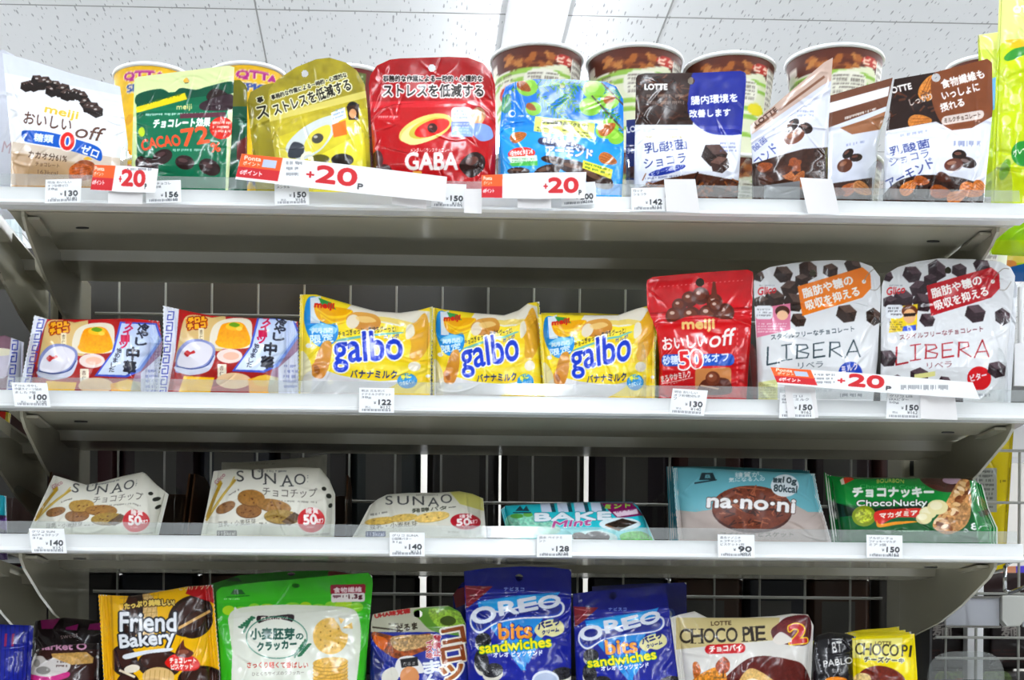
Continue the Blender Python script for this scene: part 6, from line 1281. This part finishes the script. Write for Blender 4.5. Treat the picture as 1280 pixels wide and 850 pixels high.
def strip(quad, label, y, orange, red, num, extra, seed, bulge=.003):
    A, q = promo(quad, label, y, orange, red, num, extra, 0, seed)
    d = np.hypot(*(q[1] - q[0]))
    return package('promotion_strip', label, 'promotion strip', A, (0, 0), [q[0], tuple((q[0] + q[1]) / 2 + [0, -1.2]), q[1]], 0, y, 0, 0, bulge, 'card', m='paper', wr=0, botpx=(tuple(q[3]), tuple(q[2]), [tuple(q[3]), tuple((q[2] + q[3]) / 2 + [0, 1.0]), tuple(q[2])]), res=2, parts=False, back='#ececec')
strip([(118, 206), (198, 211), (194, 241), (113, 237)], 'small white promotion strip between white and green pouches', 1.384, .33, .8, (.42, .82), [(.5, .95, .05, .18)], 61)
strip([(302, 192), (559, 221), (556, 252.5), (294, 224)], 'long white promotion strip in front of gold and red pouches', 1.382, .2, 1, (.33, .57), [(.22, .3, .1, .7), (.24, .3, .1, .3)], 62)
strip([(602, 219), (733, 215), (731, 248), (602, 247)], 'white promotion strip under the blue pouch', 1.383, .2, .85, (.6, .93), [], 63)
strip([(963, 459), (1216, 478), (1225, 499), (972, 480)], 'long white promotion strip in front of the two tagged white pouches', 1.382, .2, 1, (.31, .53), [(.21, .29, .2, .8), (.62, .85, .5, .8)], 64)

# ================================================================== BEYOND THE END OF THE SHELVES
# wire side net with goods behind it
x0n, x1n = at(1170, 700, 1.80)[0], at(1330, 700, 1.80)[0]
g = MB()
for zy in (563, 628, 742, 797, 823): g.tube((x0n, 1.80, at(1230, zy, 1.8)[2]), (x1n, 1.80, at(1230, zy, 1.8)[2]), .0016, 6)
for zx in (1221, 1274): g.tube((at(zx, 650, 1.803)[0], 1.803, .9), (at(zx, 650, 1.803)[0], 1.803, at(1230, 562, 1.803)[2]), .0016, 6)
g.tube((at(1182, 800, 1.803)[0], 1.803, .9), (at(1182, 800, 1.803)[0], 1.803, at(1182, 735, 1.803)[2]), .0014, 6)
tag(g.build('wire_side_net', 'wire'), 'grey wire net past the shelf ends with dark boxes behind it', 'wire grid')
A = Art(1180, 540, 1290, 690, '#b3a31c', 71); A.poly([(1180, 585), (1246, 585), (1246, 640), (1180, 640)], '#8f9088'); A.tiny(1184, 588, 1242, 638, 9, '#4d4f4a', .8); A.line([(1262, 585), (1258, 640)], 1, '#7a6d10'); A.tiny(1250, 600, 1258, 606, 1, '#5a5210', .8)
package('snack_pouch', 'mustard yellow pack with a printed facts panel behind the wire net', 'snack pouch', A, None, [(1150, 520), (1268, 522)], None, 1.835, 0, 0, .012, 'pillow', seed=72, creases=10, botpx=((1150, 720), (1256, 720)), fin=.05, back='#a8981c')
mat('black_box', '#1a1414', .4)
def noodle_box(px0, px1, y0, y1, label, ch, chx):
    P0, P1 = at(px0, y1, 1.84), at(px1, y0, 1.84)
    A = Art(px0 - 4, y0 - 4, px1 + 4, y1 + 4, '#1c1515', 73)
    A.tiny(px0 + 3, y0 + 4, px1 - 3, y0 + 14, 2, '#7a3426', .5); A.tiny(px0 + 4, y1 - 24, px1 - 4, y1 - 6, 4, '#5a2a22', .4)
    A.t(ch, chx, (y0 + y1) / 2 + 9, chx + 24, (y0 + y1) / 2 + 8, 19, '#8d8884', .5)
    o, _ = package('noodle_pack', label, 'noodle pack', A, None, [(px0, y0), (px1, y0)], None, 1.84, 0, 0, .006, 'bar', seed=74, creases=4, botpx=((px0, y1), (px1, y1)), fin=0, m='satin_film', back='#1c1515')
noodle_box(1152, 1212, 744, 836, 'black noodle pack behind the wire net, beside the white post', '麺', 1166)
noodle_box(1236, 1300, 744, 836, 'black noodle pack behind the wire net, past the white post', '麺', 1252)
A = Art(1150, 690, 1310, 745, '#2a1a1a', 75); A.poly([(1236, 706), (1310, 704), (1310, 716), (1236, 716)], '#c08a6a'); A.poly([(1270, 706), (1310, 704), (1310, 716), (1270, 716)], '#5a4ab8')
package('noodle_pack', 'dark pack with an orange stripe behind the wire net, above the black packs', 'noodle pack', A, None, [(1152, 712), (1310, 706)], None, 1.838, 0, 0, .006, 'bar', seed=76, creases=4, botpx=((1152, 742), (1310, 742)), fin=0, m='satin_film', back='#2a1a1a')
A = Art(1150, 830, 1310, 960, '#2a2420', 77); A.ell(1190, 850, 22, 16, '#5a6a24', tex=.4); A.ell(1200, 858, 14, 10, '#9a5a24', tex=.3); A.ell(1245, 850, 20, 14, '#4a5a2a', tex=.4)
package('noodle_pack', 'dark green and orange pack low behind the wire net', 'noodle pack', A, None, [(1156, 839), (1310, 839)], None, 1.838, 0, 0, .006, 'bar', seed=78, creases=4, botpx=((1156, 960), (1310, 960)), fin=0, m='satin_film', back='#2a2420')
# white post
xp0, xp1 = at(1207, 800, 1.815)[0], at(1227, 800, 1.815)[0]
b = MB(); b.box(xp0, xp1, 1.809, 1.8235, .9, at(1217, 728, 1.815)[2]); tag(b.build('display_post', 'white_plastic', bevel=.001), 'narrow white post standing behind the wire net', 'post')
# metal ticket rail clipped to the net
P0, P1 = at(1181, 783, 1.70), at(1249, 747, 1.70)
e = empty('ticket_holder', ((P0[0] + P1[0]) / 2, 1.70, P0[2])); tag(e, 'grey metal ticket holder clipped to the wire net', 'ticket holder')
MB().box(P0[0], P1[0], 1.698, 1.703, P0[2], P1[2]).build('face_plate', 'grey_plastic', e, bevel=.0012)
MB().box(P0[0] - .001, P1[0] + .001, 1.6965, 1.705, P0[2] - .0012, P0[2] + .001).build('plate_lip', 'chrome', e); MB().box(P0[0] - .001, P1[0] + .001, 1.6965, 1.705, P1[2] - .001, P1[2] + .0012).build('plate_lip', 'chrome', e)
Q0, Q1 = at(1250, 783, 1.698), at(1278, 745, 1.698)
MB().prism([(Q0[0], Q1[2]), (Q0[0], Q0[2] + .006), (Q0[0] + .005, Q0[2]), (Q1[0] - .005, Q0[2]), (Q1[0], Q0[2] + .006), (Q1[0], Q1[2])], 1.692, 1.704, 'y').build('end_clip', 'steel_grey', e, bevel=.001)
MB().box(Q1[0] + .001, Q1[0] + .05, 1.698, 1.703, P0[2], P1[2]).build('face_plate', 'grey_plastic', e, bevel=.0012)
for xx in (P0[0] + .01, P1[0] - .01): MB().tube((xx, 1.703, P1[2] - .004), (xx, 1.80, P1[2] - .004), .0015).build('support_rod', 'chrome', e)
# bent steel hook above it
e = empty('steel_hook', tuple(at(1260, 735, 1.6))); tag(e, 'bent shiny steel hook above the ticket holder', 'hook')
pts = [at(1300, 688, 1.50), at(1262, 703, 1.56), at(1256.5, 708, 1.575), at(1256, 738, 1.575), at(1262, 741, 1.57), at(1300, 727, 1.50)]
b = MB()
for p, q_ in zip(pts[:-1], pts[1:]): b.tube(p, q_, .0021, 8)
b.build('hook_wire', 'chrome', e, smooth=True)
b = MB(); b.tube(at(1256.5, 712, 1.575), (at(1256.5, 712, 1.575)[0], 1.80, at(1256.5, 712, 1.575)[2]), .0018); b.build('hook_arm', 'chrome', e)
# pale ticket holder and white card beyond the candy shelf
b = MB(); S0, S1 = at(1268, 482, 1.50), at(1320, 430, 1.50); b.box(S0[0], S1[0], 1.50, 1.503, S0[2], S1[2]); b.tube(at(1276, 430, 1.505), at(1276, 360, 1.505), .003); b.tube(at(1276, 360, 1.505), (at(1276, 360, 1.505)[0], 1.80, at(1276, 360, 1.505)[2]), .002)
tag(b.build('hanging_sign_holder', 'white_plastic'), 'pale card holder hanging past the candy shelf end', 'card holder')
b = MB(); S0, S1 = at(1240, 572, 1.86), at(1330, 528, 1.86); b.box(S0[0], S1[0], 1.86, 1.90, S0[2], S1[2]); tag(b.build('white_carton', 'white_plastic', bevel=.002), 'white carton behind the wire net under the candy shelf end', 'carton')
# clear rounded bin front, low
x0b, x1b = at(1160, 850, 1.62)[0], at(1256, 850, 1.62)[0]; zt = at(1200, 814, 1.62)[2]
prof = []
for k in range(25):
    a = math.pi * k / 24; prof.append(((x0b + x1b) / 2 - (x1b - x0b) / 2 * abs(math.cos(a)) ** .55 * (1 if math.cos(a) > 0 else -1), zt - .03 + .03 * math.sin(a) ** .8))
prof = [(x0b, Z4 + .0127)] + prof + [(x1b, Z4 + .0127)]
b = MB(); b.prism(prof, 1.62, 1.6225, 'y'); tag(b.build('clear_bin_front', 'milky_plastic'), 'clear rounded bin front before the low dark pack', 'bin front')
b = MB(); b.box(x0b - .01, x1b + .06, 1.60, 1.80, Z4 - .02, Z4 + .0125); tag(b.build('end_shelf', 'steel_grey'), 'small end shelf carrying the clear bin front', 'shelf')
# dark side screen on the end upright
sx = at(1136, 800, 1.66)[0]
b = MB(); b.prism([(1.63, .93), (1.63, at(1140, 760, 1.63)[2]), (1.76, at(1180, 745, 1.76)[2] + .006), (1.76, .93)], sx + .012, sx + .0145); tag(b.build('side_screen', 'dark_plastic'), 'dark screen beside the end upright, next to the yellow pies', 'screen')

# goods of the next bay, at the frame edge
A = Art(-90, 590, 45, 700, '#2f9aa8', 81); A.poly([(-90, 640), (45, 646), (45, 700), (-90, 700)], '#3a2a4a'); A.ell(10, 655, 12, 8, '#6a4a8a')
package('cookie_bag', 'teal and violet box bag of the next bay, behind the tray', 'cookie bag', A, (-60, 10), [(-60, 612), (8, 620)], ZS3 - .016, YF + .01, 10, 0, .012, 'pillow', seed=82, creases=6)
A = Art(-90, 700, 60, 760, '#d9d4d2', 83); A.poly([(-90, 700), (60, 700), (60, 712), (-90, 716)], '#4a1a34'); A.poly([(20, 710), (32, 706), (34, 724), (26, 726)], '#2a8a92'); A.ell(4, 722, 12, 8, '#e9c8b0'); A.line([(14, 708), (18, 722)], 1.4, '#8a7a80')
package('cookie_bag', 'white bag with a teal stripe on the next bay, under the cookie shelf end', 'cookie bag', A, None, [(-60, 704), (28, 706)], None, 1.60, 10, 0, .01, 'pillow', seed=84, creases=8, botpx=((-60, 728), (32, 727)))
A = Art(-90, 505, 40, 560, '#a02c24', 85); A.poly([(8, 512), (16, 514), (14, 548), (4, 540)], '#b3a41c')
package('sweets_bag', 'red and yellow pack corner of the next bay, under the candy shelf end', 'sweets bag', A, None, [(-60, 505), (14, 516)], None, 1.58, 10, 0, .008, 'pillow', seed=86, creases=4, botpx=((-60, 552), (11, 546)))
A = Art(-90, 255, 60, 345, '#cfdbe0', 87); A.line([(0, 286), (28, 292)], 1, '#b5c4ca'); A.line([(12, 262), (16, 330)], 1, '#b9c8ce')
package('snack_pouch', 'pale blue white pack of the next bay, behind the top shelf bracket', 'snack pouch', A, None, [(-60, 268), (26, 270)], None, 1.78, 4, 0, .008, 'pillow', seed=88, creases=8, botpx=((-60, 345), (31, 330)))
b = MB(); S0, S1 = at(28, 348, 1.86), at(66, 324, 1.86); b.box(S0[0], S1[0], 1.86, 1.92, S0[2], S1[2]); tag(b.build('white_carton', 'white_plastic', bevel=.002), 'white carton glimpsed between the top shelf brackets', 'carton')
# ------------------------------------------------------------------ every mesh thing has its origin at its own base
def settle():
    for o in list(COL.objects):
        if o.parent is None and o.type == 'MESH':
            n = len(o.data.vertices)
            co = np.empty(n * 3, np.float32); o.data.vertices.foreach_get('co', co); co = co.reshape(-1, 3)
            c = np.array([(co[:, 0].min() + co[:, 0].max()) / 2, (co[:, 1].min() + co[:, 1].max()) / 2, co[:, 2].min()])
            M_ = Matrix.Translation(Vector(-c))
            if o.data.users > 1: continue
            o.data.transform(M_); o.location = o.location + Vector(c)
            bpy.context.view_layer.update()
            for ch in o.children: ch.matrix_parent_inverse = Matrix.Translation(Vector(-c))
bpy.context.view_layer.update()
settle()
